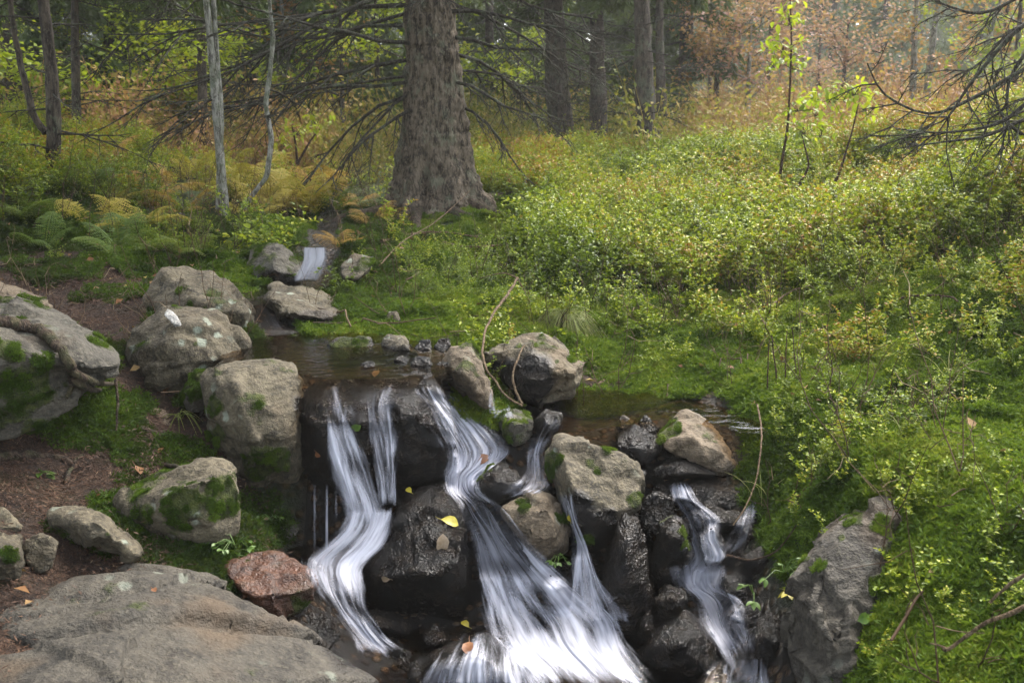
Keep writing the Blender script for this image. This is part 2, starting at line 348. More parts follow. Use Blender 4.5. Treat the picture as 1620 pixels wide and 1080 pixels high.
for a in np.linspace(-1.1, 1.1, 9):
    for rr in (15.0, 20.0):
        x, y = rr * math.sin(a), rr * math.cos(a)
        cp.append(np.array((x, y, float(far_h(np.array(x), np.array(y))))))
cp = np.array(cp); CX, CZ = cp[:, :2], cp[:, 2]
def _phi(r2): return .5 * r2 * np.log(r2 + 1e-9)
_D = ((CX[:, None] - CX[None]) ** 2).sum(-1); _n = len(CX)
_A = np.zeros((_n + 3, _n + 3)); _A[:_n, :_n] = _phi(_D) + np.eye(_n) * .004
_A[:_n, _n:] = np.c_[np.ones(_n), CX]; _A[_n:, :_n] = _A[:_n, _n:].T
_W = np.linalg.solve(_A, np.r_[CZ, 0, 0, 0])
def height(x, y, detail=True):
    x = np.asarray(x, float).ravel(); y = np.asarray(y, float).ravel(); z = np.empty_like(x)
    for i in range(0, len(x), 20000):
        q = np.c_[x[i:i + 20000], y[i:i + 20000]]
        z[i:i + 20000] = _phi(((q[:, None] - CX[None]) ** 2).sum(-1)) @ _W[:_n] + _W[_n] + q @ _W[_n + 1:]
    rr = np.hypot(x, y - 4); t = sstep(9.5, 15, rr)
    z = np.clip(z, -.3, 4) * (1 - t) + far_h(x, y) * t
    if detail:
        p = xy0(x, y); far = sstep(6, 30, rr)
        z = z + fbm(p, 2.2, 3, 5) * (.035 + .25 * far) + fbm(p, 9, 3, 9) * .018
        hum = np.abs(noise(p, 1.6, 21)); ch = sstep(.3, .6, np.hypot(np.maximum(np.abs(x - .1) - .9, 0), np.maximum(np.abs(y - 3.4) - 1.2, 0)))
        z = z + noise(p, .85, 23) * .16 * sstep(5.5, 8, y) * sstep(15, 12, y) * sstep(.8, 1.8, np.hypot(x + .7, y - 9)) + (np.abs(noise(p, 2.6, 27)) - .3) * .10 * sstep(4.5, 5.2, y) * sstep(9, 7, y) * sstep(-.9, -.3, x)
        z = z + .03 * np.exp(-((x + .7) ** 2 + (y - 8.8) ** 2) / .9)
        z = z + (.11 * (1 - hum) - .06) * ch * sstep(2.2, 3.2, y)
    return z
def axis(lo, a, b, hi, step, g):
    m = list(np.arange(a, b, step)); l, s = [], step; v = a
    while v > lo: s *= g; v -= s; l.append(v)
    h, s = [], step; v = m[-1]
    while v < hi: s *= g; v += s; h.append(v)
    return np.array(l[::-1] + m + h)
gx, gy = axis(-140, -2.2, 2.6, 140, .032, 1.055), axis(-25, 1.9, 6.2, 170, .034, 1.05)
GX, GY = np.meshgrid(gx, gy); gz = height(GX, GY)
gv = np.c_[GX.ravel(), GY.ravel(), gz]
nx, ny = len(gx), len(gy); ii = (np.arange(ny - 1)[:, None] * nx + np.arange(nx - 1)[None]).ravel()
gq = np.stack([ii, ii + 1, ii + nx + 1, ii + nx], 1)

def inpoly(px, py, poly):
    r = np.zeros(px.shape, bool); n = len(poly)
    for i in range(n):
        (x1, y1), (x2, y2) = poly[i], poly[i - 1]
        r ^= ((y1 > py) != (y2 > py)) & (px < (x2 - x1) * (py - y1) / (y2 - y1 + 1e-9) + x1)
    return r
DIRT = [[(-900,655),(60,660),(200,560),(330,640),(395,700),(425,800),(445,860),(520,900),(600,1100),(600,1400),(-900,1400)], [(-900,385),(0,388),(110,402),(240,430),(228,545),(140,520),(0,488),(-900,490)],
        [(560,400),(640,345),(760,350),(860,430),(700,440),(600,440)],
        [(918,598),(985,592),(1002,640),(925,636)]]
def masks(x, y, z):
    px, py = pix(np.c_[x, y, z]); p = xy0(x, y)
    jx, jy = noise(p, 5, 31) * 22, noise(p, 5, 33) * 22
    front = y > .6
    px = np.where(front, px, 810 + 900 * np.sign(x)); py = np.where(front, py, 1090)
    dirt = np.zeros(len(x))
    for k, poly in enumerate(DIRT): dirt = np.maximum(dirt, inpoly(px + jx, py + jy, poly) * (1.0, 1.0, .3, 1.0)[k])
    wet = sstep(.18, .02, np.hypot(np.maximum(np.abs(x - .02) - .83, 0), np.maximum(np.abs(y - 3.0) - 1.0, 0)))
    wet = np.maximum(wet, sstep(.1, .0, np.hypot(np.maximum(np.abs(x - .5) - .45, 0), np.maximum(np.abs(y - 4.2) - .25, 0))) * (z < .66))
    wet = np.maximum(wet, sstep(.12, .0, np.hypot(np.maximum(np.abs(x + .7) - .4, 0), np.maximum(np.abs(y - 4.3) - .4, 0))) * (z < .87))
    sx = np.interp(y, [4.5, 4.8, 5.15, 5.6, 6.1, 6.7, 7.4, 9], [-.95, -1.15, -1.3, -1.25, -1.22, -1.28, -1.4, -1.6])
    wet = np.maximum(wet, sstep(.2, .08, np.abs(x - sx)) * (y > 4.4) * (y < 9))
    far = sstep(11, 15, y + noise(p, .4, 3) * 1.5)
    return dirt, wet, far, px, py
g_d, g_w, g_f, g_px, g_py = masks(gv[:, 0], gv[:, 1], gv[:, 2])
ground = link('ground', mesh_np('ground', gv, gq, attrs={'dirt': g_d, 'wet': g_w, 'far': g_f}), M['ground'])
tag(ground, kind='structure')

# ------------------------------------------------------------------ rocks
BV, BF, BN = [gv[(gv[:, 1] > -1)]], [], 0      # geometry for ray casts
keep = (gv[:, 1] > -1); remap = np.cumsum(keep) - 1
BF.append(remap[gq[keep[gq].all(1)]]); BN = len(BV[0])
MOSSPTS = []
def smooth_v(v, e, it, lam=.5):
    n = len(v)
    for _ in range(it):
        acc = np.zeros_like(v); cnt = np.bincount(np.r_[e[:, 0], e[:, 1]], minlength=n)[:, None]
        for c in range(3):
            acc[:, c] = np.bincount(e[:, 0], v[e[:, 1], c], n) + np.bincount(e[:, 1], v[e[:, 0], c], n)
        v = v + lam * (acc / np.maximum(cnt, 1) - v)
    return v
RI = [0]
def rock(label, d, outline, lean=.2, ridge=(), th=.3, mat='dry', moss=-.3, wetz=-9, vox=None, amp=1.0, spots=(), taper=.75, name='rock', cat='rock', rnd=1, low=(), wspots=(), group=None, strata=.35, tufts=.72, ax=None):
    RI[0] += 1; seed = RI[0] * 17
    ys = [q[1] for q in outline]; y0, y1 = min(ys), max(ys)
    fr = [P(q[0], q[1], d + (q[2] if len(q) > 2 else lean * (y1 - q[1]) / (y1 - y0 + 1e-6))) for q in outline]
    fr = np.array(fr); rd = np.array([P(q[0], q[1], d + q[2] - .045) for q in ridge]).reshape(-1, 3)
    c = fr.mean(0); r = fr - CAM; r /= np.linalg.norm(r, axis=1)[:, None]
    bk = fr + r * th; bc = bk.mean(0); bk = bc + (bk - bc) * taper
    lw = np.array([P(q[0], q[1], d + q[2]) for q in low]).reshape(-1, 3)
    pts = np.vstack([fr, rd, bk, lw])
    bm = bmesh.new()
    for p in pts: bm.verts.new(p)
    res = bmesh.ops.convex_hull(bm, input=bm.verts)
    bmesh.ops.delete(bm, geom=[g for g in bm.verts if not g.link_faces], context='VERTS')
    bmesh.ops.recalc_face_normals(bm, faces=bm.faces)
    size = float(np.linalg.norm(pts.max(0) - pts.min(0)))
    vx = vox or max(.007, min(.016, size / 55))
    me = bpy.data.meshes.new('tmp'); bm.to_mesh(me); bm.free()
    ob = bpy.data.objects.new('tmp', me); COL.objects.link(ob)
    md = ob.modifiers.new('r', 'REMESH'); md.mode = 'VOXEL'; md.voxel_size = vx
    dg = bpy.context.evaluated_depsgraph_get(); m2 = bpy.data.meshes.new_from_object(ob.evaluated_get(dg))
    bpy.data.objects.remove(ob); bpy.data.meshes.remove(me)
    n = len(m2.vertices); v = np.empty(n * 3, np.float32); m2.vertices.foreach_get('co', v); v = v.reshape(-1, 3).astype(float)
    e = np.empty(len(m2.edges) * 2, np.int32); m2.edges.foreach_get('vertices', e); e = e.reshape(-1, 2)
    v = smooth_v(v, e, rnd)
    def normals():
        m2.vertices.foreach_set('co', v.astype(np.float32).ravel()); m2.update()
        a = np.empty(n * 3, np.float32); m2.vertex_normals.foreach_get('vector', a); return a.reshape(-1, 3).astype(float)
    rr = np.random.default_rng(seed)
    for _ in range(11):                       # chipped planar faces
        nn = rr.normal(size=3); nn /= np.linalg.norm(nn); hgt = v @ nn; top = hgt.max(); lim = top - (top - hgt.min()) * rr.uniform(.015, .075)
        v = v - np.maximum(hgt - lim, 0)[:, None] * nn
    nr = normals(); k = size * .022 * amp
    ax = np.array(ax) if ax else np.array((.25, .12, .95)) if seed % 2 else np.array((-.35, .1, .92))
    s = (v @ ax) * (7 / max(size, .2)) + fbm(v, 2.5 / size, 2, seed) * .8; st = np.abs(s - np.floor(s) - .5) * 2
    cc = v[rr.integers(0, n, 26)]; tl = rr.normal(0, .075, (26, 3)); of = rr.normal(0, .006 * size, 26)   # broken faces, each with a tilt of its own
    jit = v + np.c_[noise(v, 9 / size, seed + 11), noise(v, 9 / size, seed + 12), noise(v, 9 / size, seed + 13)] * size * .03
    ci = ((jit[:, None] - cc[None]) ** 2).sum(-1).argmin(1); fct = np.clip(((v - cc[ci]) * tl[ci]).sum(1) + of[ci], -.03 * size, .03 * size) * min(amp, 1.0)
    v = v + nr * fct[:, None]; nr = normals()
    dsp = fbm(v, 3.2 / size, 3, seed + 1) * k * .3 + (np.abs(noise(v, 9 / size, seed + 2)) - .35) * k * .35 + (np.minimum(np.abs(noise(v, 5 / size, seed + 3)) * 9, 1) - 1) * k * .4 + (sstep(.1, .3, st) - 1) * k * strata
    dsp = dsp + fbm(v, 34, 3, seed + 5) * min(.007, k * .7) * (1 + .5 * (wetz > 5)) + np.abs(noise(v, 60, seed + 6)) * .002 * (wetz > 5)
    v = v + nr * dsp[:, None]; nr = normals()
    px, py = pix(v)
    mv = fbm(v, 7, 3, seed + 7) * .75 + nr[:, 2] * .28 + moss
    for (sx, sy, sr) in spots: mv = np.maximum(mv, 1.15 - np.hypot(px - sx, py - sy) / sr + fbm(v, 16, 2, seed + 8) * .55 - .4)
    mv = np.clip((mv - .06) / .4 + .3, 0, 1)
    wt = np.clip((wetz - v[:, 2] + fbm(v, 8, 2, seed + 9) * .07) / .05 + .5, 0, 1)
    for (sx, sy, sr) in wspots: wt = np.maximum(wt, np.clip((1.3 - np.hypot(px - sx, py - sy) / sr + fbm(v, 12, 2, seed + 8) * .4) / .3, 0, 1))
    o0 = np.array((c[0], c[1], v[:, 2].min()))
    poly = np.empty(len(m2.loops), np.int32); m2.loops.foreach_get('vertex_index', poly); q = poly.reshape(-1, 4)
    global BN
    BV.append(v.copy()); BF.append(q + BN); BN += n
    ms = np.where((mv > tufts) & (py < 1250))[0]
    if len(ms): MOSSPTS.append(np.c_[v[ms], nr[ms], np.full(len(ms), vx)])
    me = mesh_np(name, v - o0, q, attrs={'moss': mv, 'wet': wt})
    bpy.data.meshes.remove(m2)
    o = link(name, me, M[mat], loc=o0); tag(o, label, cat, group)
    return o
Z = 9
# --- left bank
rock('broad grey boulder at the back left, lichen spotted, beside upper stream', 4.75, [(228,475),(255,425),(290,420),(340,430),(378,462),(410,495),(413,520),(403,542),(370,560),(300,560),(235,545),(222,490)], .32, [(395,492,.0),(300,470,.02),(350,500,-.05)], .5, 'dry', -.42, spots=[(282,462,12),(300,482,9),(325,488,8)])
qb = rock('angular boulder with white quartz vein and pale blue lichen, left bank', 4.25, [(200,572),(212,525),(262,487),(285,503),(340,493),(395,538),(398,562),(352,564),(328,592),(246,636),(222,612)], .3, [(283,520,.02),(300,560,-.06),(250,600,-.03),(240,540,.03)], .45, 'dry', -.45, spots=[(310,543,12)], amp=.9, strata=.6)
qv = rock('q', 4.2, [(258,498),(264,488),(272,490),(286,508),(288,516),(278,518),(268,506)], .12, [], .05, 'quartz', -.9, vox=.005, name='quartz_vein')
for k_ in ('label', 'category'): del qv[k_]
qv.parent = qb; qv.location = qv.location - qb.location
rock('large pale block beside the left waterfall with mossy dark underside', 3.72, [(322,605),(345,573),(430,566),(470,574),(480,600),(472,650),(466,690),(395,708),(362,692),(320,655)], .3, [(380,640,.02),(400,690,-.04),(440,680,-.03),(365,600,.08)], .5, 'dry', -.42, low=[(395,800,.22),(480,795,.25),(340,730,.3),(500,720,.25)], spots=[(420,730,50),(345,640,24),(340,690,24)], wspots=[(480,640,14)], taper=.8)
rock('huge mossy boulder at left edge with a root across it', 3.35, [(-160,470,.5),(0,478,.5),(60,490,.5),(105,497,.48),(150,520,.45),(186,560,.35),(192,590,.2),(165,612,.12),(130,642,.1),(60,680,.08),(-10,705,.05),(-160,740,.0)], .3, [(0,530,.02),(90,540,.05),(-100,540,-.02),(20,620,-.08),(-120,640,-.1)], .7, 'dark', -.28, spots=[(40,620,90),(60,590,45),(20,560,30)])
rock('flat brown boulder behind the huge mossy one at left edge', 3.95, [(-120,450),(0,452),(42,458),(92,482),(86,500),(40,520),(-120,520)], .3, [(20,480,.0)], .4, 'brown', -.25)
rock('block with green moss covered front below the pale block', 3.18, [(180,790),(200,772),(245,762),(270,741),(300,738),(322,721),(345,724),(375,746),(384,792),(378,842),(340,870),(290,880),(232,862),(190,825)], .25, [(240,790,-.03),(300,775,-.05),(350,770,-.02)], .4, 'dry', -.30, spots=[(290,800,60),(230,810,30),(350,790,45)], name='rock')
rock('smooth grey hump shaped rock on the dirt path', 2.95, [(70,808),(130,796),(175,815),(224,864),(233,890),(205,894),(165,882),(120,862),(75,832)], .2, [(150,830,-.03)], .3, 'dry', -.48, spots=[(170,845,12)])
rock('small pale stone at left edge above two upright stones', 2.95, [(-30,805),(5,803),(40,832),(36,846),(-30,850)], .12, [], .2, 'dry', -.5)
rock('mossy stone cut by left edge beside the path', 2.72, [(-60,845),(0,842),(34,846),(45,888),(30,922),(-60,930)], .12, [(20,870,-.04)], .25, 'dry', -.35, spots=[(15,885,18)])
rock('small upright grey stone beside mossy stone at left edge', 2.78, [(40,852),(70,841),(92,858),(80,902),(55,908),(40,892)], .1, [], .2, 'dry', -.5)
rock('huge flat grey rock slab filling the bottom left corner', 2.4, [(-120,985,.18),(60,950,.26),(140,906,.48),(205,889,.52),(262,904,.52),(335,915,.5),(400,958,.45),(480,1008,.35),(560,1048,.28),(605,1082,.2),(590,1180,-.05),(300,1260,-.45),(-120,1260,-.5)], 0, [(200,960,.2),(330,1000,.16),(100,1000,.1),(300,1080,-.05),(60,1080,-.2)], .5, 'slab', -.62, vox=.014, amp=.7, strata=1.1, taper=.9, rnd=1, wetz=.27, ax=(.45,-.75,.35))
rock('reddish brown wet slab with dark mossy side by the left pool', 3.03, [(343,897,.1),(400,873,.2),(442,871,.22),(503,905,.12),(500,928,.06),(420,952,-.04),(378,932,.0)], 0, [], .25, 'red', -.6, low=[(440,985,.03),(497,962,.12)], spots=[(470,955,30)], taper=.85)
rock('low black stone at foot of the reddish slab', 3.05, [(455,985),(490,965),(525,975),(548,1003),(525,1022),(480,1020)], .12, [], .2, 'dark', -.5, wetz=Z)
rock('green mossy rock in the dark hollow under the pale block', 3.68, [(393,842),(440,820),(478,836),(465,864),(410,872)], .12, [], .25, 'dark', .1)
rock('flat brown rock partly buried in the path bank', 3.92, [(205,668),(238,645),(268,655),(278,684),(215,690)], .2, [], .3, 'brown', -.4)
rock('small brown stone beneath the mossy bank on the path', 3.7, [(192,748),(215,722),(236,708),(238,740),(220,755)], .1, [], .2, 'brown', -.35)
# --- upper stream
rock('wide flat topped boulder with black underside in upper stream', 5.0, [(415,482,.2),(428,448,.42),(480,449,.42),(545,479,.36),(567,506,.2),(555,530,.1),(500,534,.1),(430,520,.12)], 0, [(425,478,.0),(470,495,-.06),(520,502,-.03),(555,505,.05)], .4, 'dry', -.46, spots=[(540,525,22)], wetz=.86, low=[(470,532,.16)])
rock('black overhanging rock with moss top beside the small upper fall', 5.7, [(385,432),(398,386),(440,380),(478,412),(480,438),(440,450),(392,450)], .25, [(450,420,-.05)], .5, 'dark', -.15, wetz=.98)
rock('rounded grey rock right of the small upper fall', 5.7, [(538,420),(560,400),(592,404),(588,430),(560,445),(540,440)], .3, [], .3, 'dry', -.35)
rock('low dark stone in pool below the broad back boulder', 4.65, [(433,553),(450,531),(475,528),(488,548),(480,556)], .1, [], .2, 'dark', -.35, wetz=.86)
rock('pale mossy stone sitting in the upper pool', 4.42, [(513,548),(530,533),(558,536),(588,533),(597,552),(590,568),(525,570)], .12, [], .2, 'dry', -.2, wetz=.84)
rock('pale angular stone at the upper pool edge next to dark pebbles', 4.45, [(600,548),(612,530),(637,529),(663,568),(640,568),(605,562)], .14, [(640,550,-.05)], .2, 'dry', -.33, wetz=.835)
for i, (pts, dd, lb) in enumerate([([(654,552),(664,537),(680,537),(684,553),(668,558)],4.42,'left of two dark blue grey stones at the upper pool end'),([(684,550),(694,535),(712,535),(716,548),(700,560)],4.4,'right of two dark blue grey stones at the upper pool end'),
    ([(622,572),(632,561),(648,569),(642,577)],4.15,'tiny dark stone touching the pale angular stone'),([(645,575),(658,563),(678,566),(686,580),(660,584)],4.08,'small wet dark stone near the main fall lip'),([(570,577),(580,570),(594,573),(592,580),(576,582)],4.05,'lone dark pebble in the upper pool')]):
    rock(lb, dd, pts, .06, [], .12, 'dark', -.5, wetz=(.9 if i < 2 else Z), name='stone', cat='stone')
rock('mossy upright rock between the main fall and the boulder', 4.05, [(690,588),(715,549),(745,541),(760,558),(763,600),(778,622),(778,655),(745,630),(705,600)], .2, [(735,590,-.08)], .3, 'brown', -.12, wetz=.6)
rock('large tilted boulder below the grass tuft with wet purple front', 4.3, [(765,558,.12),(800,538,.25),(822,529,.3),(860,524,.32),(895,545,.3),(928,573,.18),(920,590,.1),(910,634,.05),(855,644,-.02),(815,625,.1),(775,590,.12)], 0, [(905,588,-.02),(835,560,.02),(850,636,-.06),(880,565,.08)], .4, 'dry', -.42, spots=[(905,566,10),(882,570,7),(822,545,10)], wspots=[(840,600,34),(800,600,30),(820,630,30)], vox=.009)
# --- the wall and the falls
rock('dark glistening rock wall under the twin water curtains', 3.74, [(452,622,.24),(500,600,.24),(560,598,.2),(620,597,.2),(680,600,.18),(702,625,.1),(722,700,.02),(724,752,.04),(640,768,.06),(560,775,.08),(490,770,.1),(468,690,.14)], 0, [(600,640,.06),(540,650,.05),(650,660,.02),(690,680,.0),(600,720,.0),(500,680,.06)], .5, 'dark', -.75, wetz=Z, vox=.008, amp=1.3, low=[(600,850,.35),(500,850,.35),(700,850,.35)], taper=.9)
rock('large black wet boulder in the centre between two cascades', 3.35, [(563,905,.12),(600,830,.26),(640,776,.36),(700,767,.38),(732,782,.34),(738,870,.1),(742,950,.06),(738,1000,.12),(650,990,.16),(590,948,.12)], 0, [(600,890,.02),(740,905,-.02),(660,912,-.04),(690,830,.14)], .45, 'dark', -.75, wetz=Z, vox=.009)
rock('dark wet pyramid stone with mossy edge above the main cascade', 3.58, [(749,772),(774,736),(796,732),(838,764),(822,778),(786,800),(756,788)], .14, [(790,770,-.04)], .25, 'dark', -.5, wetz=Z, spots=[(775,742,12),(762,755,8)])
rock('brown and mossy rock splitting the main cascade', 3.42, [(788,802,.1),(820,785,.16),(852,771,.2),(882,790,.16),(906,830,.1),(900,872,.06),(872,906,.05),(850,912,.05),(825,852,.04),(800,822,.06)], 0, [(865,800,.04),(850,850,-.03),(880,850,.0)], .3, 'brown', -.4, spots=[(830,800,26),(890,820,14)], wetz=.3)
rock('big tan wedge shaped boulder with moss patches in midstream', 3.5, [(863,722,.2),(880,692,.26),(925,697,.27),(980,712,.25),(1014,740,.18),(1014,802,.08),(985,818,.04),(962,852,.0),(940,885,.0),(905,865,.04),(885,780,.12)], 0, [(898,702,.14),(908,772,.0),(985,790,.0),(940,800,-.03)], .4, 'dry', -.5, spots=[(935,730,20),(945,742,14),(880,730,24),(870,745,18),(960,712,14),(930,855,20),(1005,790,20)], wspots=[(950,830,26),(915,800,22)], wetz=.33)
rock('tall brown wet rock pillar in front of the wedge boulder', 3.28, [(955,915),(965,865),(985,812),(1004,815),(1020,860),(1030,910),(1042,962),(1000,1005),(955,995)], .14, [(990,880,-.04)], .3, 'brown', -.6, wetz=Z)
rock('dark rock with green mossy ridge left of the right cascade', 3.42, [(1025,885),(1040,832),(1070,814),(1090,840),(1093,885),(1072,908),(1040,935)], .14, [(1070,850,-.04)], .3, 'dark', -.5, wetz=Z, spots=[(1078,840,10),(1086,862,8)])
rock('rounded black rock at the bottom edge under the main cascade', 2.95, [(652,1050),(700,1020),(770,1001),(822,1024),(862,1060),(872,1130),(640,1130)], .2, [(750,1050,-.03)], .35, 'dark', -.7, wetz=Z)
rock('small brown wet rock with water sliding over it, bottom centre left', 3.05, [(580,1036),(610,1018),(652,1028),(656,1068),(620,1085),(585,1070)], .1, [], .2, 'brown', -.7, wetz=Z)
rock('round black boulder in the lower right cascade', 3.05, [(1008,1028),(1038,985),(1080,963),(1122,985),(1150,1030),(1158,1072),(1100,1100),(1020,1075)], .18, [(1080,1010,-.03)], .35, 'dark', -.7, wetz=Z)
rock('flat dark rock under the leafy plant at the right cascade', 3.28, [(1128,918),(1170,896),(1230,898),(1250,925),(1218,955),(1150,952)], .16, [], .3, 'dark', -.5, wetz=.4)
rock('mossy stone beside the foot of the small side fall', 3.95, [(788,662),(815,645),(842,656),(842,690),(818,712),(795,690)], .14, [(820,670,-.03)], .22, 'dark', -.1, wetz=.5)
rock('bluish wet plate shaped rock behind the wedge boulder', 3.9, [(972,692,.14),(1000,667,.2),(1051,700,.14),(1046,716,.06),(1012,738,.0),(976,712,.02)], 0, [(1005,700,.04)], .28, 'dark', -.65, wspots=[(1000,705,50)])
rock('long leaning rock beside the right hand pool with yellow lichen', 3.9, [(1035,692,.1),(1058,662,.22),(1080,647,.28),(1098,645,.28),(1112,668,.22),(1170,718,.14),(1190,748,.06),(1150,758,.0),(1100,728,.0),(1050,715,.02)], 0, [(1090,690,.06),(1130,715,.02)], .3, 'brown', -.4, spots=[(1065,675,20),(1050,690,16)], wetz=.45)
rock('flat wet black ledge above the right cascade', 3.72, [(1018,752,.2),(1090,742,.26),(1160,756,.22),(1195,772,.14),(1190,806,.06),(1110,800,.02),(1045,785,.02)], 0, [], .3, 'dark', -.55, wetz=Z, spots=[(1040,745,10)])
rock('small black wet rock between wedge boulder and right cascade', 3.6, [(1012,795),(1040,775),(1066,790),(1068,825),(1035,845),(1014,830)], .1, [], .25, 'dark', -.6, wetz=Z)
rock('wet rock low in the right cascade that divides the water', 3.42, [(1105,848),(1125,832),(1145,850),(1150,885),(1118,898)], .08, [], .2, 'dark', -.6, wetz=Z)
rock('black wet rock against the right bank beside the thin side trickle', 3.55, [(1150,835),(1195,800),(1218,830),(1215,885),(1170,900)], .16, [], .3, 'dark', -.55, wetz=Z)
rock('dark cubic pebble at the edge of the right pool', 4.1, [(973,672),(984,655),(1003,664),(998,684),(980,686)], .06, [], .14, 'dark', -.5, wetz=.6, name='stone', cat='stone')
rock('reddish dark stone next to the cubic pebble at right pool', 4.05, [(1003,676),(1020,655),(1046,676),(1036,692),(1012,690)], .08, [], .16, 'brown', -.5, wetz=.58, name='stone', cat='stone')
rock('whitish bumpy stone at the far end of the right pool', 4.62, [(982,625),(1000,607),(1020,610),(1022,632),(990,640)], .1, [], .16, 'dry', -.45, name='stone', cat='stone')
rock('moss covered hump at the far end of the right pool', 4.5, [(1018,625),(1040,600),(1080,598),(1115,612),(1118,640),(1060,648),(1020,645)], .2, [], .3, 'dark', .35)
rock('big brown bank rock with moss at the bottom right', 2.64, [(1228,975,.1),(1255,905,.22),(1300,842,.3),(1350,802,.36),(1402,784,.38),(1440,800,.36),(1420,880,.2),(1395,940,.12),(1385,1100,-.1),(1280,1180,-.1),(1236,1040,.0)], 0, [(1300,930,.05),(1320,1020,-.05),(1370,850,.2)], .4, 'slab', -.40, vox=.01, spots=[(1300,895,22),(1400,830,34),(1420,880,40),(1270,880,16),(1350,815,24),(1395,930,30),(1385,1000,26),(1330,850,14)], taper=.9)
rock('little grey stone poking out of the mossy bank by the upper pool', 4.95, [(608,508),(615,492),(630,490),(634,508),(620,514)], .06, [], .14, 'dry', -.3, name='stone', cat='stone')
rock('mossy log like rock on the left slope by the slim trunks', 8.6, [(130,262),(165,250),(200,280),(215,312),(180,318),(140,305)], .4, [], .5, 'dark', .1)
rock('mossy boulder in the bracken at the foot of the pale trunk', 7.3, [(255,350),(300,330),(340,350),(350,385),(300,395),(260,380)], .5, [], .5, 'dark', .15)
for lb, dd_, pts in [('angular wet brown rock at the foot of the left curtain', 3.5, [(590,905),(610,880),(640,885),(650,915),(620,935)]),('jagged black stone beneath the mossy split rock', 3.3, [(850,925),(868,905),(895,912),(900,945),(865,955)]),
    ('dark wet rock under the lip of the right hand ledge', 3.62, [(1095,812),(1120,800),(1170,808),(1180,835),(1140,842),(1100,836)]),('black stone between brown pillar and round black boulder', 3.2, [(1035,950),(1055,925),(1085,935),(1082,965),(1050,985)]),('reddish wet stone below the foam on the right', 3.2, [(1010,985),(1025,960),(1050,985),(1035,1015),(1012,1010)]),
    ('flat dark stone at the left end of the right pool', 3.98, [(842,668),(860,648),(890,655),(880,680),(852,690)]),('wet brown slab between ledge and leaning rock', 3.85, [(1030,742),(1060,722),(1110,730),(1140,748),(1080,758),(1040,756)]),('dark rock below the large black boulder, left', 3.25, [(560,985),(590,960),(640,975),(650,1005),(600,1015)]),
    ('wet dark rock by the bank under hanging moss', 3.4, [(1170,880),(1205,862),(1240,880),(1235,915),(1190,920)]),('black boulder in shade at the bottom right of the stream', 2.95, [(1180,1000),(1215,960),(1245,1000),(1240,1070),(1190,1080)]),('mossy block buried between the pale block and left boulders', 4.05, [(285,625),(310,590),(345,580),(340,640),(300,660)]),
    ('dark stone wedged under the angular quartz veined boulder', 4.2, [(205,620),(232,612),(250,640),(235,660),(208,655)])]:
    rock(lb, dd_, pts, .1, [(sum(p[0] for p in pts) / len(pts), sum(p[1] for p in pts) / len(pts), -.02)], .25, 'brown' if 'brown' in lb or 'reddish' in lb else 'dark', .1 if lb.startswith('mossy') else -.6, wetz=-9 if 'left boulders' in lb or 'quartz' in lb else Z)
bed = [(520,1010),(560,1040),(690,1005),(640,995),(470,880),(520,880),(1180,970),(1210,1010),(1000,1040),(900,905),(930,900),(1060,735),(1150,715),(660,800),(700,590),(1000,760)]
for i, (x, y) in enumerate(bed):
    s = 14 + (i * 7) % 11; a = rng.random(7) * .5 + .75
    dd = (3.25, 3.1, 3.2, 3.3, 3.75, 3.7, 3.15, 3.05, 3.1, 3.45, 3.45, 3.95, 4.0, 3.75, 4.05, 3.75)[i]
    rock('small dark wet stone lying in the stream bed', dd, [(x + s * 1.3 * a[k] * math.cos(k * .9), y + s * .8 * a[k] * math.sin(k * .9)) for k in range(7)], .08, [], .12, 'brown' if i % 3 else 'dark', -.7, wetz=Z, name='stone', cat='stone', group='small wet stones in the stream bed')
peb = [(85,790),(125,788),(15,795),(215,912),(70,772),(310,905),(45,770),(360,892),(260,885),(150,790)]
for i, (x, y) in enumerate(peb):
    s = 9 + (i * 5) % 9; a = rng.random(7) * .5 + .75; dd = float(P(x, y, 3)[1])
    r_ = ray(x, y); t_ = 2.0
    while (CAM + r_ * t_)[2] > height([(CAM + r_ * t_)[0]], [(CAM + r_ * t_)[1]])[0] and t_ < 6: t_ += .02
    rock('small pale stone half sunk in the brown needle path', float((CAM + r_ * t_)[1]), [(x + s * 1.5 * a[k] * math.cos(k * .9), y + s * .6 * a[k] * math.sin(k * .9)) for k in range(7)], .05, [], .07, 'dry', -.6, name='stone', cat='stone', group='small stones on the path')
bvh = BVHTree.FromPolygons(np.concatenate(BV).tolist(), np.concatenate(BF).tolist())
def hit(px, py, maxd=60):
    r = ray(px, py); L = np.linalg.norm(r); h = bvh.ray_cast(Vector(CAM), Vector(r / L), maxd)
    return (np.array(h[0]), np.array(h[1])) if h[0] is not None else (None, None)

# ------------------------------------------------------------------ water
def catmull(rows, n):
    rows = np.asarray(rows, float); m = len(rows); t = np.linspace(0, m - 1, n); i = np.clip(t.astype(int), 0, m - 2); f = (t - i)[:, None]
    g = lambda k: rows[np.clip(k, 0, m - 1)]
    p0, p1, p2, p3 = g(i - 1), g(i), g(i + 1), g(i + 2)
    return .5 * ((2 * p1) + (p2 - p0) * f + (2 * p0 - 5 * p1 + 4 * p2 - p3) * f ** 2 + (3 * p1 - p0 - 3 * p2 + p3) * f ** 3)
WSEED = [0]
def cascade(rows, strands=40, **kw):
    flow(rows, strands=strands, **kw)
    if strands > 5:                          # a thinner, wider veil round the white core
        flow([(r[0] - 7 - .06 * (r[2] - r[0]), r[1], r[2] + 7 + .06 * (r[2] - r[0]), r[3], max(.05, r[4] - .26), *r[5:]) for r in rows], off=.008, strands=0, amp=.004, **{k: v for k, v in kw.items() if k not in ('amp', 'off')})
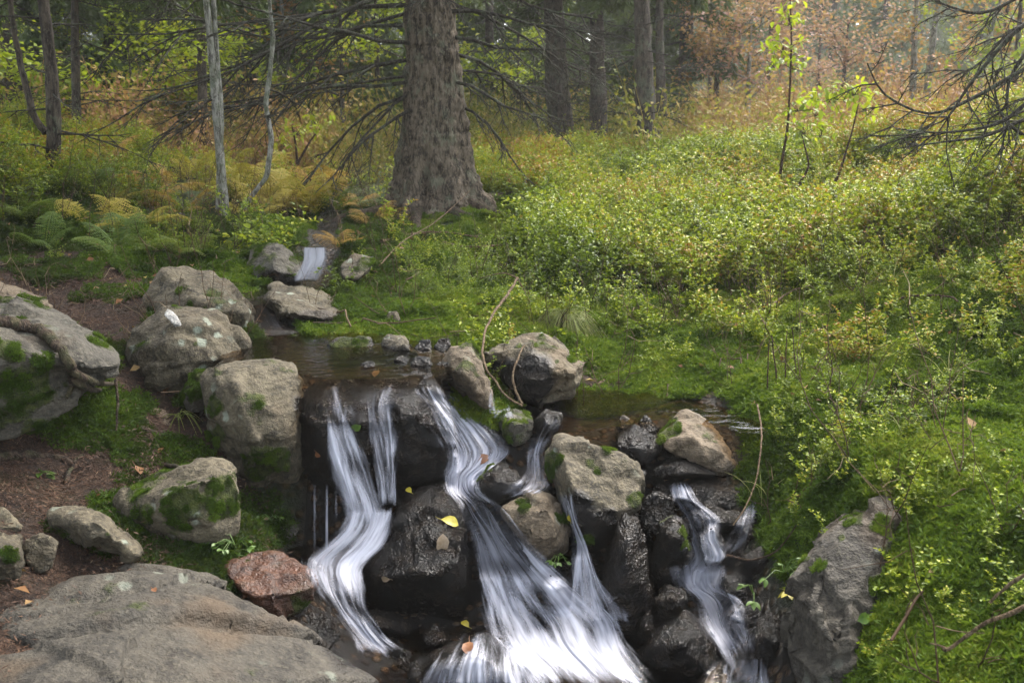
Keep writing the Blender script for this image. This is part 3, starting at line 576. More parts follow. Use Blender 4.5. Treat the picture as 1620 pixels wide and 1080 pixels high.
def flow(rows, off=.016, strands=40, cap=None, top_fade=.06, amp=.008, name='waterfall'):
    # rows: xl, yl, xr, yr, foam, cap distance (the sheet hangs free where the rock behind recedes)
    WSEED[0] += 1; sd = WSEED[0] * 13
    rows = [tuple(r) + ((99,) if len(r) == 5 else ()) for r in rows]
    L = sum(math.hypot((a[0] + a[2] - b[0] - b[2]) / 2, (a[1] + a[3] - b[1] - b[3]) / 2) for a, b in zip(rows, rows[1:]))
    nv = max(10, int(L / 3.2)); Wd = max(abs(r[2] - r[0]) for r in rows); nu = max(5, int(Wd / 3.2))
    C = catmull([r[:5] for r in rows], nv); cp_ = np.array([r[5] for r in rows]); cp_ = np.where(cp_ > 50, 5.5, cp_)
    fi = np.linspace(0, len(rows) - 1, nv); i_ = np.clip(fi.astype(int), 0, len(rows) - 2); C = np.c_[C, np.where((cp_[i_] > 5) | (cp_[i_ + 1] > 5), 5.5, cp_[i_] + (cp_[i_ + 1] - cp_[i_]) * (fi - i_))]; U = np.linspace(0, 1, nu)
    px = C[:, 0:1] * (1 - U) + C[:, 2:3] * U; py = C[:, 1:2] * (1 - U) + C[:, 3:4] * U
    px = px + noise(np.c_[(U[None] * 9 + sd + 0 * px).ravel(), (py * .02).ravel(), 0 * px.ravel()], 1, sd).reshape(px.shape) * 4 * (Wd > 20)
    D = np.empty_like(px); H = np.empty_like(px)
    for a in range(nv):
        for c in range(nu):
            h, _ = hit(px[a, c], py[a, c], 12); H[a, c] = h[1] if h is not None else 9; D[a, c] = min(H[a, c], C[a, 5])
    E = D.copy()
    for _ in range(3):                       # the sheet bridges small dents
        Q = np.pad(E, 1, 'edge'); E = np.minimum(E, (Q[:-2, 1:-1] + Q[2:, 1:-1] + Q[1:-1, :-2] + Q[1:-1, 2:]) / 4 + .002)
    for _ in range(10):
        Q = np.pad(E, 1, 'edge'); E = (2 * Q[1:-1, 1:-1] + 2 * Q[:-2, 1:-1] + 2 * Q[2:, 1:-1] + Q[1:-1, :-2] + Q[1:-1, 2:]) / 8
    E = np.minimum(E, H + .004) - off
    uu = np.broadcast_to(U[None], px.shape); vv = np.broadcast_to(np.linspace(0, 1, nv)[:, None], px.shape)
    um = uu * Wd / 420; vm = vv * L / 420
    ridge = noise(np.c_[um.ravel() * 45 + sd, vm.ravel() * 3.0, 0 * um.ravel()], 1, sd) + .6 * noise(np.c_[um.ravel() * 120, vm.ravel() * 7, 0 * um.ravel() + sd], 1, sd + 1)
    E = E - ridge.reshape(E.shape) * amp
    v = np.array([P(a, b, c) for a, b, c in zip(px.ravel(), py.ravel(), E.ravel())])
    i = (np.arange(nv - 1)[:, None] * nu + np.arange(nu - 1)[None]).ravel()
    q = np.stack([i, i + nu, i + nu + 1, i + 1], 1)
    edge = sstep(0, .27, uu) * sstep(0, .27, 1 - uu) * sstep(0, top_fade, vv) * sstep(0, .16, 1 - vv)
    foam = np.broadcast_to(C[:, 4:5], px.shape)
    V, Q4, UV, FO, ED = [v], [q], [np.c_[um.ravel() + sd, vm.ravel()]], [foam.ravel()], [edge.ravel()]
    n0 = len(v); r = np.random.default_rng(sd); vg = v.reshape(nv, nu, 3)
    for k in range(0):                 # single threads and ropes of white water in front of the sheet
        u = r.beta(1.3, 1.3) * (nu - 1); a0 = int(r.uniform(.12, .8) * nv); ln = int(nv * r.uniform(.15, .5)); a1 = min(nv - 1, a0 + ln)
        if a1 - a0 < 4 or C[(a0 + a1) // 2, 4] < r.uniform(.2, .75): continue
        uu_ = np.clip(u + noise(np.c_[np.arange(a0, a1) * .08, np.full(a1 - a0, k * 3.3), np.zeros(a1 - a0)], 1, sd) * nu * .06, 0, nu - 1.001)
        ui = uu_.astype(int); uf = (uu_ - ui)[:, None]; ar = np.arange(a0, a1)
        pts = vg[ar, ui] * (1 - uf) + vg[ar, np.minimum(ui + 1, nu - 1)] * uf
        to = CAM - pts; pts = pts + to / np.linalg.norm(to, axis=1)[:, None] * r.uniform(.001, .012)
        fade = np.sin(np.linspace(.05, math.pi - .05, len(pts))); rad = r.uniform(.0003, .0011) * fade + .0001
        g = Geo(); g.tube(pts, rad, 4); tv = g.v[0]
        V.append(tv); Q4.append(g.q[0] + n0); n0 += len(tv)
        fo_ = float(np.clip(C[(a0 + a1) // 2, 4] * .75 + r.uniform(-.02, .22), 0, 1))
        UV.append(np.c_[np.full(len(tv), u / nu * Wd / 420 + sd + .2 + k * .37), np.repeat(np.linspace(0, .3, len(pts)), 4)]); FO.append(np.full(len(tv), fo_)); ED.append(np.repeat(fade, 4))
    me = mesh_np(name, np.concatenate(V), np.concatenate(Q4), attrs={'foam': np.concatenate(FO), 'edge': np.concatenate(ED)}, uv=np.concatenate(UV))
    me.materials.append(M['fall']); me.materials.append(M['strand'])
    mi = np.zeros(len(me.polygons), np.int32); mi[len(q):] = 1; me.polygons.foreach_set('material_index', mi)
    o = link(name, me); return tag(o, kind='structure')
hr = lambda rows: [(a, y, b, y, f, *c) for (y, a, b, f, *c) in rows]
cascade(hr([(604,484,566,.2),(640,500,562,.36),(680,511,568,.58,3.74),(740,520,592,.66,3.68),(800,540,606,.75,3.6),(850,545,618,.72,3.55)]), strands=70)
cascade(hr([(602,562,650,.18),(645,572,628,.48),(700,580,634,.58,3.7),(760,597,626,.58,3.64),(815,600,624,.6,3.6)]), strands=45)
cascade(hr([(795,545,634,.72,3.6),(830,532,628,.78,3.55),(860,500,618,.80,3.5),(885,474,596,.80,3.46),(905,474,584,.78,3.42),(930,484,590,.66,3.34),(960,510,590,.50,3.28),(985,526,606,.62,3.24),(1010,545,625,.66,3.2),(1034,550,660,.5,3.16),(1060,560,690,.4,3.1)]), strands=90)
cascade(hr([(598,640,716,.3),(620,648,732,.45),(645,660,758,.58),(680,676,794,.66),(712,688,820,.76),(735,696,800,.84),(755,696,768,.9),(778,700,768,.8),(800,712,800,.62),(850,720,852,.62),(900,722,912,.68,3.44),(940,722,970,.68,3.38),(980,724,1022,.68,3.3),(1020,745,1040,.74,3.14),(1060,790,1068,.80,2.98),(1100,810,1105,.80,2.83),(1180,840,1110,.8,2.58)]), strands=190)
cascade(hr([(775,872,914,.40),(820,893,916,.40),(870,905,937,.62,3.4),(920,896,962,.64,3.36),(965,875,1000,.6,3.3),(1000,860,1020,.45,3.2)]), strands=45)
cascade(hr([(655,845,912,.22),(690,835,882,.40),(720,828,868,.48),(750,822,870,.55),(772,790,882,.66),(790,755,842,.60)]), strands=45)
cascade(hr([(608,770,800,.45),(640,768,806,.62),(664,770,818,.72)]), strands=20)
cascade(hr([(756,1052,1088,.78),(790,1058,1110,.72),(820,1068,1150,.58),(850,1078,1148,.62),(880,1080,1162,.66),(905,1068,1142,.82),(928,1070,1142,.80),(950,1084,1180,.62),(990,1092,1200,.58),(1030,1120,1215,.62,3.2),(1090,1150,1230,.6,2.85)]), strands=110)
cascade(hr([(735,1184,1202,.35),(780,1186,1202,.38),(805,1168,1202,.42),(850,1138,1198,.38),(885,1118,1172,.42)]), strands=25)
cascade(hr([(862,462,610,.55),(885,470,604,.8),(905,474,590,.75),(925,480,590,.4)]), strands=12)
cascade(hr([(892,1052,1160,.50),(908,1056,1156,.85),(925,1062,1152,.68),(945,1080,1165,.3)]), strands=12)
cascade(hr([(995,690,960,.3),(1030,650,1040,.52),(1060,620,1100,.6),(1090,600,1160,.55)]), strands=12)
cascade(hr([(1040,1090,1240,.3),(1075,1060,1250,.5),(1110,1040,1260,.5)]), strands=12)
cascade(hr([(390,480,520,.75),(410,480,520,.90),(430,473,511,.95),(448,464,504,.85)]), strands=40)
cascade(hr([(452,385,430,.35),(470,388,418,.40),(486,405,420,.45),(510,416,446,.5),(532,424,464,.4)]), strands=20)
for xx, a, b in ((498, 762, 882), (517, 757, 886), (532, 760, 850)):
    cascade(hr([(a, xx - 3, xx + 3, .35, 3.7 if xx < 600 else 3.36), ((a + b) / 2, xx - 3, xx + 3, .42, 3.69 if xx < 600 else 3.35), (b, xx - 3, xx + 3, .4, 3.68 if xx < 600 else 3.34)]), strands=3, amp=.001)
def pool(z, poly, mat, seed, step=.03, amp=.0025):
    poly = np.array(poly, float); xs = np.arange(poly[:, 0].min(), poly[:, 0].max(), step); ys = np.arange(poly[:, 1].min(), poly[:, 1].max(), step)
    X, Y = np.meshgrid(xs, ys); n1 = len(xs); ok = inpoly(X.ravel(), Y.ravel(), poly)
    zz = z + fbm(xy0(X.ravel(), Y.ravel()), 9, 2, seed) * amp
    i = (np.arange(len(ys) - 1)[:, None] * n1 + np.arange(n1 - 1)[None]).ravel(); q = np.stack([i, i + 1, i + n1 + 1, i + n1], 1); q = q[ok[q].all(1)]
    used = np.unique(q); mp = np.full(len(zz), -1); mp[used] = np.arange(len(used))
    return tag(link('stream_pool', mesh_np('stream_pool', np.c_[X.ravel(), Y.ravel(), zz][used], mp[q]), M[mat]), kind='structure')
pool(.822, [(-1.25,3.98),(-.88,3.94),(-.75,3.88),(-.3,3.88),(-.2,4.05),(-.25,4.5),(-.6,4.75),(-1.2,5.05),(-1.35,4.7)], 'pool', 3)
pool(.575, [(-.05,4.2),(.08,3.98),(.35,3.97),(.55,4.08),(.85,4.05),(.95,3.92),(1.08,3.95),(1.12,4.4),(.8,4.65),(.1,4.65)], 'pool', 5)
pool(.015, [(-.6,2.0),(.85,2.0),(.95,3.1),(.8,3.35),(-.5,3.35)], 'rapid', 8, amp=.012)
pool(.17, [(-.9,3.36),(-.55,3.34),(-.45,3.5),(-.6,3.8),(-1.0,3.8)], 'rapid', 9, amp=.006)
pool(.93, [(-1.5,5.0),(-1.15,5.0),(-1.0,5.9),(-1.1,6.15),(-1.5,6.0)], 'rapid', 10, amp=.008)

# ------------------------------------------------------------------ ground cover (scattered)
def proto(name, geo, mat, smooth=False):
    o = bpy.data.objects.new(name, geo.mesh(name, smooth)); o.data.materials.append(mat); return o
def scatter(name, pts, rot, scl, idx, tint, protos, label=None, cat=None):
    me = mesh_np(name, pts, attrs={'rot': np.asarray(rot), 'scl': np.asarray(scl, float), 'idx': np.asarray(idx, np.int32), 'tint': np.asarray(tint, float)})
    o = link(name, me); gt = bpy.data.node_groups.new(name, 'GeometryNodeTree')
    gt.interface.new_socket('Geometry', in_out='INPUT', socket_type='NodeSocketGeometry'); gt.interface.new_socket('Geometry', in_out='OUTPUT', socket_type='NodeSocketGeometry')
    N = gt.nodes.new; i, out = N('NodeGroupInput'), N('NodeGroupOutput'); L = gt.links.new
    ip = N('GeometryNodeInstanceOnPoints'); m2p = N('GeometryNodeMeshToPoints'); L(i.outputs[0], m2p.inputs[0]); L(m2p.outputs[0], ip.inputs['Points'])
    jn = N('GeometryNodeJoinGeometry')
    for p in protos:
        oi = N('GeometryNodeObjectInfo'); oi.inputs['Object'].default_value = p
        g2 = N('GeometryNodeGeometryToInstance'); L(oi.outputs['Geometry'], g2.inputs[0]); L(g2.outputs[0], jn.inputs[0])
    L(jn.outputs[0], ip.inputs['Instance']); ip.inputs['Pick Instance'].default_value = True
    def at(nm, t):
        a = N('GeometryNodeInputNamedAttribute'); a.data_type = t; a.inputs[0].default_value = nm; return a.outputs[0]
    L(at('idx', 'INT'), ip.inputs['Instance Index']); L(at('scl', 'FLOAT'), ip.inputs['Scale'])
    er = N('FunctionNodeEulerToRotation'); L(at('rot', 'FLOAT_VECTOR'), er.inputs[0]); L(er.outputs[0], ip.inputs['Rotation'])
    L(ip.outputs[0], out.inputs[0]); md = o.modifiers.new('scatter', 'NODES'); md.node_group = gt
    return tag(o, label, cat, kind='stuff')
def rv(n, s=1.0): return rng.normal(size=(n, 3)) * s
def unit(a): return a / (np.linalg.norm(a, axis=-1, keepdims=True) + 1e-9)
def align(nr, spin):                     # euler that puts local +z on the normal
    z = unit(np.asarray(nr, float)); out = np.empty((len(z), 3))
    for i, (n_, a) in enumerate(zip(z, spin)): out[i] = (Vector(n_).to_track_quat('Z', 'Y').to_matrix() @ Matrix.Rotation(a, 3, 'Z')).to_euler()
    return out
# bilberry sprigs
def bilberry(h, nst, spread, leafL):
    g = Geo()
    for s in range(nst):
        a = rng.random() * 6.28; tilt = rng.uniform(.1, spread); base = np.array((math.cos(a), math.sin(a), 0)) * rng.uniform(0, .035)
        n = 6; t = np.linspace(0, 1, n); hh = h * rng.uniform(.65, 1.1)
        pts = base + np.c_[math.cos(a) * tilt * hh * t ** 1.4, math.sin(a) * tilt * hh * t ** 1.4, hh * t * (1 - .15 * t)] + np.cumsum(rv(n, .006), 0)
        g.tube(pts, np.linspace(.0022, .0009, n), 3, 0.0)
        tips = [pts]
        for k in range(5):
            i0 = rng.integers(2, n); d = unit(rv(1)[0] * .7 + np.array((0, 0, .7)) + np.array((math.cos(a), math.sin(a), 0)) * .3) * hh * rng.uniform(.15, .35)
            tw = pts[i0] + d * np.linspace(0, 1, 4)[:, None] + np.cumsum(rv(4, .004), 0); g.tube(tw, np.linspace(.0014, .0006, 4), 3, 0.0); tips.append(tw)
        for tw in tips:
            m = len(tw) * 2; f = rng.uniform(.25 if tw is pts else .05, 1, m) * (len(tw) - 1); i0 = np.minimum(f.astype(int), len(tw) - 2)
            p = tw[i0] + (tw[i0 + 1] - tw[i0]) * (f - i0)[:, None]
            d = rv(m) * np.array((1, 1, .35)) + np.array((0, 0, .25)); nn = unit(rv(m, .45) + np.array((0, 0, 1)))
            g.leaves(p, d, nn, leafL * rng.uniform(.7, 1.2, m), leafL * .55 * rng.uniform(.8, 1.2, m), rng.uniform(0, 1, m))
    return g
PB = [proto('bilberry_sprig', bilberry(.26, 4, .7, .024), M['bilberry']), proto('bilberry_sprig', bilberry(.20, 4, .9, .023), M['bilberry']), proto('bilberry_sprig', bilberry(.32, 3, .5, .025), M['bilberry'])]
def sample(n, x0, x1, y0, y1):
    x, y = rng.uniform(x0, x1, n), rng.uniform(y0, y1, n); return x, y, height(x, y)
bx, by, bz = sample(60000, -6, 9, 2.3, 14.5)
d_, w_, f_, bpx, bpy_ = masks(bx, by, bz); pn = fbm(xy0(bx, by), 1.1, 3, 41)
dens = np.zeros(len(bx)); rgt = bpx > 760
dens = np.where(rgt & (bpy_ < 520), .95 * sstep(520, 400, bpy_ + noise(xy0(bx, by), 1.5, 17) * 45) ** .8, dens)
dens = np.where(rgt & (bpx > 1180), np.maximum(dens, .21 + (bpx > 1400) * .12), dens)
dens = np.where(rgt & (bpx <= 1180), np.maximum(dens, .10), dens)
dens = np.where(rgt & (bpy_ > 780), .06, dens)
dens = np.where((bpx < 330) & (bpy_ > 200) & (bpy_ < 430), .6, dens)
dens = np.where((bpx >= 330) & (bpx <= 760) & (bpy_ < 470), .35, dens)
dens = np.where((bpx > 240) & (bpx < 640) & (bpy_ < 372) & (bpy_ > 150), .06, dens)
dens = np.where(rgt & (by < 4.2), .13, dens)
dens = np.where((bpx >= 560) & (bpx <= 800) & (bpy_ > 395) & (bpy_ < 480), .5, dens)
dens = np.where((bpx > 585) & (bpx < 815) & (bpy_ > 325) & (bpy_ < 402), .0, dens)
dens = np.where((bpx > 330) & (bpx < 640) & (bpy_ >= 360) & (bpy_ < 480), .04, dens)
dens = np.where((bpx < 330) & (bpy_ > 340), .36, dens)
dens = np.where((np.abs(bx + .62) < .75) & (by > 7.0) & (by < 9.4), .0, dens)
dens = dens * np.clip(.95 + pn * 1.5, .02, 1.7) * (d_ < .4) * (w_ < .2) * (f_ < .8)
vis = (bpx > -350) & (bpx < 1950)
k = (rng.random(len(bx)) < dens * .8) & vis
bx, by, bz, pn, bpx, bpy_ = bx[k], by[k], bz[k], pn[k], bpx[k], bpy_[k]; n = len(bx)
hs = np.where(by < 4.5, .7, 1) * np.where((bpx < 330) & (bpy_ > 330), .6, 1) * np.where((bpx > 560) & (bpx < 830) & (bpy_ > 380) & (bpy_ < 490), .55, 1) * rng.uniform(.75, 1.25, n) * np.where(by > 6, 1.15, .8) * np.where(bpx < 330, .8, 1) * (1 + .25 * pn)
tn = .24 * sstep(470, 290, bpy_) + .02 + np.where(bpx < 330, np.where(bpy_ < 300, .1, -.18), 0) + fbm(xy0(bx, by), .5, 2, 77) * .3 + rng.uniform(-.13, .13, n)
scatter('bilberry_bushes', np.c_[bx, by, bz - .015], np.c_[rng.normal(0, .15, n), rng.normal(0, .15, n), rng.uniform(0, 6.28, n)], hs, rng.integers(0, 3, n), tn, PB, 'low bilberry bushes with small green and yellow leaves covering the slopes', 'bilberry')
# moss
def mosspatch(n, r, h):
    g = Geo()
    for i in range(n):
        a, q = rng.random() * 6.28, r * math.sqrt(rng.random()); base = np.array((q * math.cos(a), q * math.sin(a), -.004)); m = 11
        hh = h * rng.uniform(.5, 1.2); d = rv(m) * np.array((1, 1, .4)) + np.array((0, 0, .55)); p = base + np.c_[np.zeros(m), np.zeros(m), rng.uniform(.1, .9, m) * hh]
        g.leaves(p, d, rv(m), hh * rng.uniform(.4, .75, m), hh * .17, rng.uniform(0, 1, m), 0)
    return g
PM = [proto('moss_cushion', mosspatch(90, .055, .022), M['mossleaf']), proto('moss_cushion', mosspatch(80, .05, .017), M['mossleaf']), proto('moss_cushion', mosspatch(95, .06, .028), M['mossleaf'])]
mx, my, mz = sample(80000, -3.2, 5.6, 1.2, 9.4)
d_, w_, f_, mpx, mpy = masks(mx, my, mz); pn = fbm(xy0(mx, my), 2.2, 3, 51)
k = (mpx > -250) & (mpx < 2300) & (mpy < 1500) & (w_ < .35) & (rng.random(len(mx)) < np.clip((1 - d_ * 1.0) * (.85 + pn * .5), 0, 1) * np.where((my < 7.5) | (np.abs(mx + .7) < 1.3), 1, 0) * np.where(my < 5, 1, .55) * np.where((mpx < 330) & (mpy < 540), .6, 1))
k |= (d_ > .5) & (w_ < .3) & (pn > np.where((mpx < 330) & (mpy > 630) & (mpy < 770), .0, .28)) & (rng.random(len(mx)) < .6) & (mpx > -150) & (mpy < 1150)
mx, my, mz, pn = mx[k], my[k], mz[k], pn[k]; e_ = .02
gn = unit(np.c_[-(height(mx + e_, my) - mz) / e_, -(height(mx, my + e_) - mz) / e_, np.ones(len(mx))])
pts, nrs, scs, tts = [np.c_[mx, my, mz]], [gn], [rng.uniform(.7, 1.35, len(mx))], [fbm(xy0(mx, my), 1.3, 3, 61) * .55 + rng.uniform(-.1, .1, len(mx)) + np.where(mx < -.9, -.28, .0)]
mr = np.concatenate(MOSSPTS); pk = rng.random(len(mr)) < np.clip((mr[:, 6] / .012) ** 2 * .11, .02, .35); mr = mr[pk]
pts.append(mr[:, :3]); nrs.append(mr[:, 3:6]); scs.append(rng.uniform(.18, .42, len(mr))); tts.append(rng.uniform(-.2, .12, len(mr)) + np.where(mr[:, 0] < -.5, -.15, 0))
pts, nrs, scs, tts = np.concatenate(pts), np.concatenate(nrs), np.concatenate(scs), np.concatenate(tts); n = len(pts)
scatter('moss_carpet', pts, align(nrs, rng.uniform(0, 6.28, n)), scs, rng.integers(0, 3, n), tts, PM, 'green feathery moss growing over the banks and rocks', 'moss')
# litter: needles and twigs on the path
def litter():
    g = Geo()
    for i in range(70):
        a = rng.random() * 6.28; p = np.array((rng.normal(0, .06), rng.normal(0, .06), .003)); d = np.array((math.cos(a), math.sin(a), rng.uniform(-.1, .25)))
        g.leaves([p], [d], [np.array((0, 0, 1.0)) + rv(1, .4)[0]], rng.uniform(.008, .026), rng.uniform(.0012, .0045), rng.random(), .1)
    return g
M['litter'] = leaf_mat('needle_litter', [(0, G(.018, .010, .006)), (.5, G(.045, .023, .013)), (.85, G(.085, .045, .025)), (1, G(.17, .12, .075))], .7, .0, 6, .35)
PL = [proto('needle_litter', litter(), M['litter']) for _ in range(3)]
lx, ly, lz = sample(26000, -3, 1.2, 1.7, 9.5); d_, w_, f_, lpx, lpy = masks(lx, ly, lz)
k = (d_ > .4) & (w_ < .3) & (lpx > -150) & (lpy < 1250) & (rng.random(len(lx)) < .55); lx, ly, lz = lx[k], ly[k], lz[k]; n = len(lx)
gn = unit(np.c_[-(height(lx + e_, ly) - lz) / e_, -(height(lx, ly + e_) - lz) / e_, np.ones(n)])
scatter('needle_litter', np.c_[lx, ly, lz], align(gn, rng.uniform(0, 6.28, n)), rng.uniform(.7, 1.4, n), rng.integers(0, 3, n), rng.uniform(-.1, .3, n), PL, 'brown needles and bits of bark littering the path', 'litter')
# dry stems, grass blades and fallen leaves among the bilberries
def stems():
    g = Geo()
    for i in range(3):
        a = rng.random() * 6.28; h_ = rng.uniform(.18, .5); t = np.linspace(0, 1, 6)[:, None]; e = np.array((math.cos(a) * .35, math.sin(a) * .35, 1.0)) * h_
        pts = e * t + np.cumsum(rv(6, .012), 0) + rv(1, .04)[0] * np.array((1, 1, 0)); g.tube(pts, np.linspace(.0024, .001, 6), 3, rng.random())
        for k in range(4):
            i0 = rng.integers(2, 6); tw = pts[i0] + unit(rv(1)[0] + np.array((0, 0, .5))) * h_ * rng.uniform(.15, .35) * np.linspace(0, 1, 4)[:, None] + np.cumsum(rv(4, .006), 0); g.tube(tw, np.linspace(.0015, .0006, 4), 3, rng.random())
    return g
def lying():
    g = Geo(); a = rng.random() * 6.28; L = rng.uniform(.15, .45); t = np.linspace(-.5, .5, 7)[:, None]
    pts = np.array((math.cos(a), math.sin(a), rng.uniform(-.1, .25))) * L * t + np.cumsum(rv(7, .012), 0) + np.array((0, 0, .03)); g.tube(pts, np.linspace(.004, .0018, 7), 4, rng.random())
    tw = pts[3] + unit(rv(1)[0]) * L * .35 * np.linspace(0, 1, 4)[:, None] + np.cumsum(rv(4, .008), 0); g.tube(tw, np.linspace(.0025, .001, 4), 3, rng.random()); return g
def blades():
    g = Geo()
    for i in range(7):
        a = rng.random() * 6.28; L = rng.uniform(.08, .22); t = np.linspace(0, 1, 6); o = np.array((math.cos(a), math.sin(a), 0))
        pts = o * (L * .6 * t ** 1.5)[:, None] + np.c_[0 * t, 0 * t, L * (t - .45 * t ** 2)] + rv(1, .015)[0] * np.array((1, 1, 0)); g.tube(pts, np.linspace(.0016, .0004, 6), 3, rng.random() * .7)
    return g
M['stem'] = leaf_mat('dry_stem', [(0, G(.025, .014, .008)), (.5, G(.065, .038, .02)), (.85, G(.13, .09, .05)), (1, G(.20, .15, .09))], .8, 0, 3, .5)
PT = [proto('dry_stem', stems(), M['stem']), proto('dry_stem', stems(), M['stem']), proto('dry_stem', lying(), M['stem']), proto('dry_stem', lying(), M['stem']), proto('grass_blades', blades(), M['grass']), proto('grass_blades', blades(), M['grass'])]
tx, ty, tz = sample(9000, -5, 8, 2.2, 13); d_, w_, f_, tpx, tpy = masks(tx, ty, tz)
k = (tpx > -150) & (tpx < 1800) & (w_ < .2) & (d_ < .4) & (rng.random(len(tx)) < .32 + .3 * fbm(xy0(tx, ty), .9, 2, 19)) & ~((np.abs(tx + .62) < .75) & (ty > 7.4) & (ty < 9.4)); tx, ty, tz, tpx, tpy = tx[k], ty[k], tz[k], tpx[k], tpy[k]; n = len(tx)
ix = np.where(rng.random(n) < .55, rng.integers(4, 6, n), np.where((tpy < 470) | (tpx > 1180), rng.integers(0, 4, n), rng.integers(2, 4, n)))
scatter('dry_stems_and_grass', np.c_[tx, ty, tz], np.c_[rng.normal(0, .2, n), rng.normal(0, .2, n), rng.uniform(0, 6.28, n)], rng.uniform(.7, 1.3, n), ix, rng.uniform(-.2, .3, n), PT, 'dry stems, fallen twigs and grass blades among the ground plants', 'ground plants')
def oneleaf():
    g = Geo(); g.leaves(np.zeros((1, 3)), [(1, 0, .15)], [(0, 0, 1.0)], .05, .032, .5, .3); return g
M['leaflitter'] = leaf_mat('leaf_litter', [(0, G(.06, .025, .012)), (.4, G(.14, .062, .022)), (.75, G(.22, .14, .06)), (1, G(.26, .20, .03))], .6, .1, 5, .5)
PF = [proto('leaf', oneleaf(), M['leaflitter'])]
tx, ty, tz = sample(1500, -4, 6, 2.2, 10); d_, w_, f_, tpx, tpy = masks(tx, ty, tz); k = (w_ < .2) & (tpx > -100) & (tpx < 1720); tx, ty, tz = tx[k], ty[k], tz[k]; n = len(tx)
scatter('leaf_litter', np.c_[tx, ty, tz + .022], np.c_[rng.normal(0, .4, n), rng.normal(0, .4, n), rng.uniform(0, 6.28, n)], rng.uniform(.5, 1.2, n), np.zeros(n, int), rng.uniform(-.3, .4, n), PF, 'small brown and tan fallen leaves strewn over moss and soil', 'leaf litter')
# far autumn undergrowth
def scrub(h):
    g = Geo()
    for s in range(6):
        a = rng.random() * 6.28; d = np.array((math.cos(a) * .6, math.sin(a) * .6, 1.0)) * h * rng.uniform(.5, 1.1); n = 5
        pts = d * np.linspace(0, 1, n)[:, None] + np.cumsum(rv(n, h * .05), 0); g.tube(pts, np.linspace(.008, .003, n) * h, 3, .9)
        m = 26; f = rng.uniform(.2, .999, m) * (n - 1); i0 = f.astype(int); p = pts[i0] + (pts[i0 + 1] - pts[i0]) * (f - i0)[:, None] + rv(m, h * .09)
        g.leaves(p, rv(m), rv(m, .6) + np.array((0, 0, .8)), h * rng.uniform(.05, .1, m), h * .045, rng.random(m))
    return g
PS = [proto('scrub_sprig', scrub(.7), M['scrub']), proto('scrub_sprig', scrub(.55), M['scrub']), proto('scrub_sprig', scrub(.9), M['scrub'])]
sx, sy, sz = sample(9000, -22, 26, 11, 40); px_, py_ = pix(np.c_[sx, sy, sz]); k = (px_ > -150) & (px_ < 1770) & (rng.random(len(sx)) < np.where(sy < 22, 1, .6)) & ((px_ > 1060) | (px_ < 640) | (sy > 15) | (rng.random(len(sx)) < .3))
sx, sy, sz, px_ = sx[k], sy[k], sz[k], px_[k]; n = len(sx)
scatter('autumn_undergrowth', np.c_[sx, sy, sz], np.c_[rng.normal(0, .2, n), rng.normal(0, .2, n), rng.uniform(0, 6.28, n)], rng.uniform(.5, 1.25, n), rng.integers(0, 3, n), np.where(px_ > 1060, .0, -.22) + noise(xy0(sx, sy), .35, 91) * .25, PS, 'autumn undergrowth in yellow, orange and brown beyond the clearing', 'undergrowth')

# ------------------------------------------------------------------ trees
def gz(x, y): return float(height([x], [y])[0])
def base_at(px, d, sink=.05):            # ground point in the direction of a picture column, at a distance
    x = (px - 810) / FPX * (d * CP); 
    for _ in range(3):
        z = gz(x, d); f = d * CP - (z - CAM[2]) * SP; x = (px - 810) / FPX * f
    return np.array((x, d, gz(x, d) - sink))
def trunk_geo(path, rad, k=20, bark=.0, flare=0.0, seed=0, groove=None, n=None):
    path = np.asarray(path, float); n = n or len(path) * 6
    t = np.linspace(0, 1, n); tt = np.linspace(0, 1, len(path)); C = np.array([np.interp(t, tt, path[:, c]) for c in range(3)]).T
    C = (C + np.pad(C, ((1, 1), (0, 0)), 'edge')[:-2] + np.pad(C, ((1, 1), (0, 0)), 'edge')[2:]) / 3
    r = np.interp(t, tt, rad); th = np.arange(k) / k * 2 * math.pi; h = C[:, 2] - C[0, 2]
    RR = r[:, None] * np.ones(k)[None]
    if flare:
        lob = .5 + .5 * np.cos(th * 5 + seed) * np.cos(th * 2 + 1.3 * seed); RR = RR * (1 + flare * np.exp(-h / (r[0] * 1.1))[:, None] * (.25 + lob[None]))
    if groove is not None:
        ga, gw, gh, gd = groove; RR = RR * (1 - gd * np.exp(-(((th[None] - ga + math.pi) % (2 * math.pi) - math.pi) / gw) ** 2) * sstep(gh, gh * .5, h)[:, None])
    v = C[:, None] + RR[..., None] * np.stack([np.cos(th), np.sin(th), 0 * th], -1)[None]
    if bark:
        q = v.reshape(-1, 3) * np.array((1, 1, .33)); a = noise(q, 22, seed); b_ = noise(q, 52, seed + 1); c_ = noise(v.reshape(-1, 3), 5, seed + 2)
        dd = (np.abs(a) * 1.2 + np.abs(b_) * .7 + c_ * .8 - .8) * bark
        v = v + dd.reshape(n, k)[..., None] * np.stack([np.cos(th), np.sin(th), 0 * th], -1)[None]
    i = np.arange(n - 1)[:, None] * k; j = np.arange(k)[None]; q4 = np.stack([i + j, i + (j + 1) % k, i + k + (j + 1) % k, i + k + j], -1).reshape(-1, 4)
    g = Geo(); g.add(v.reshape(-1, 3), q4); return g
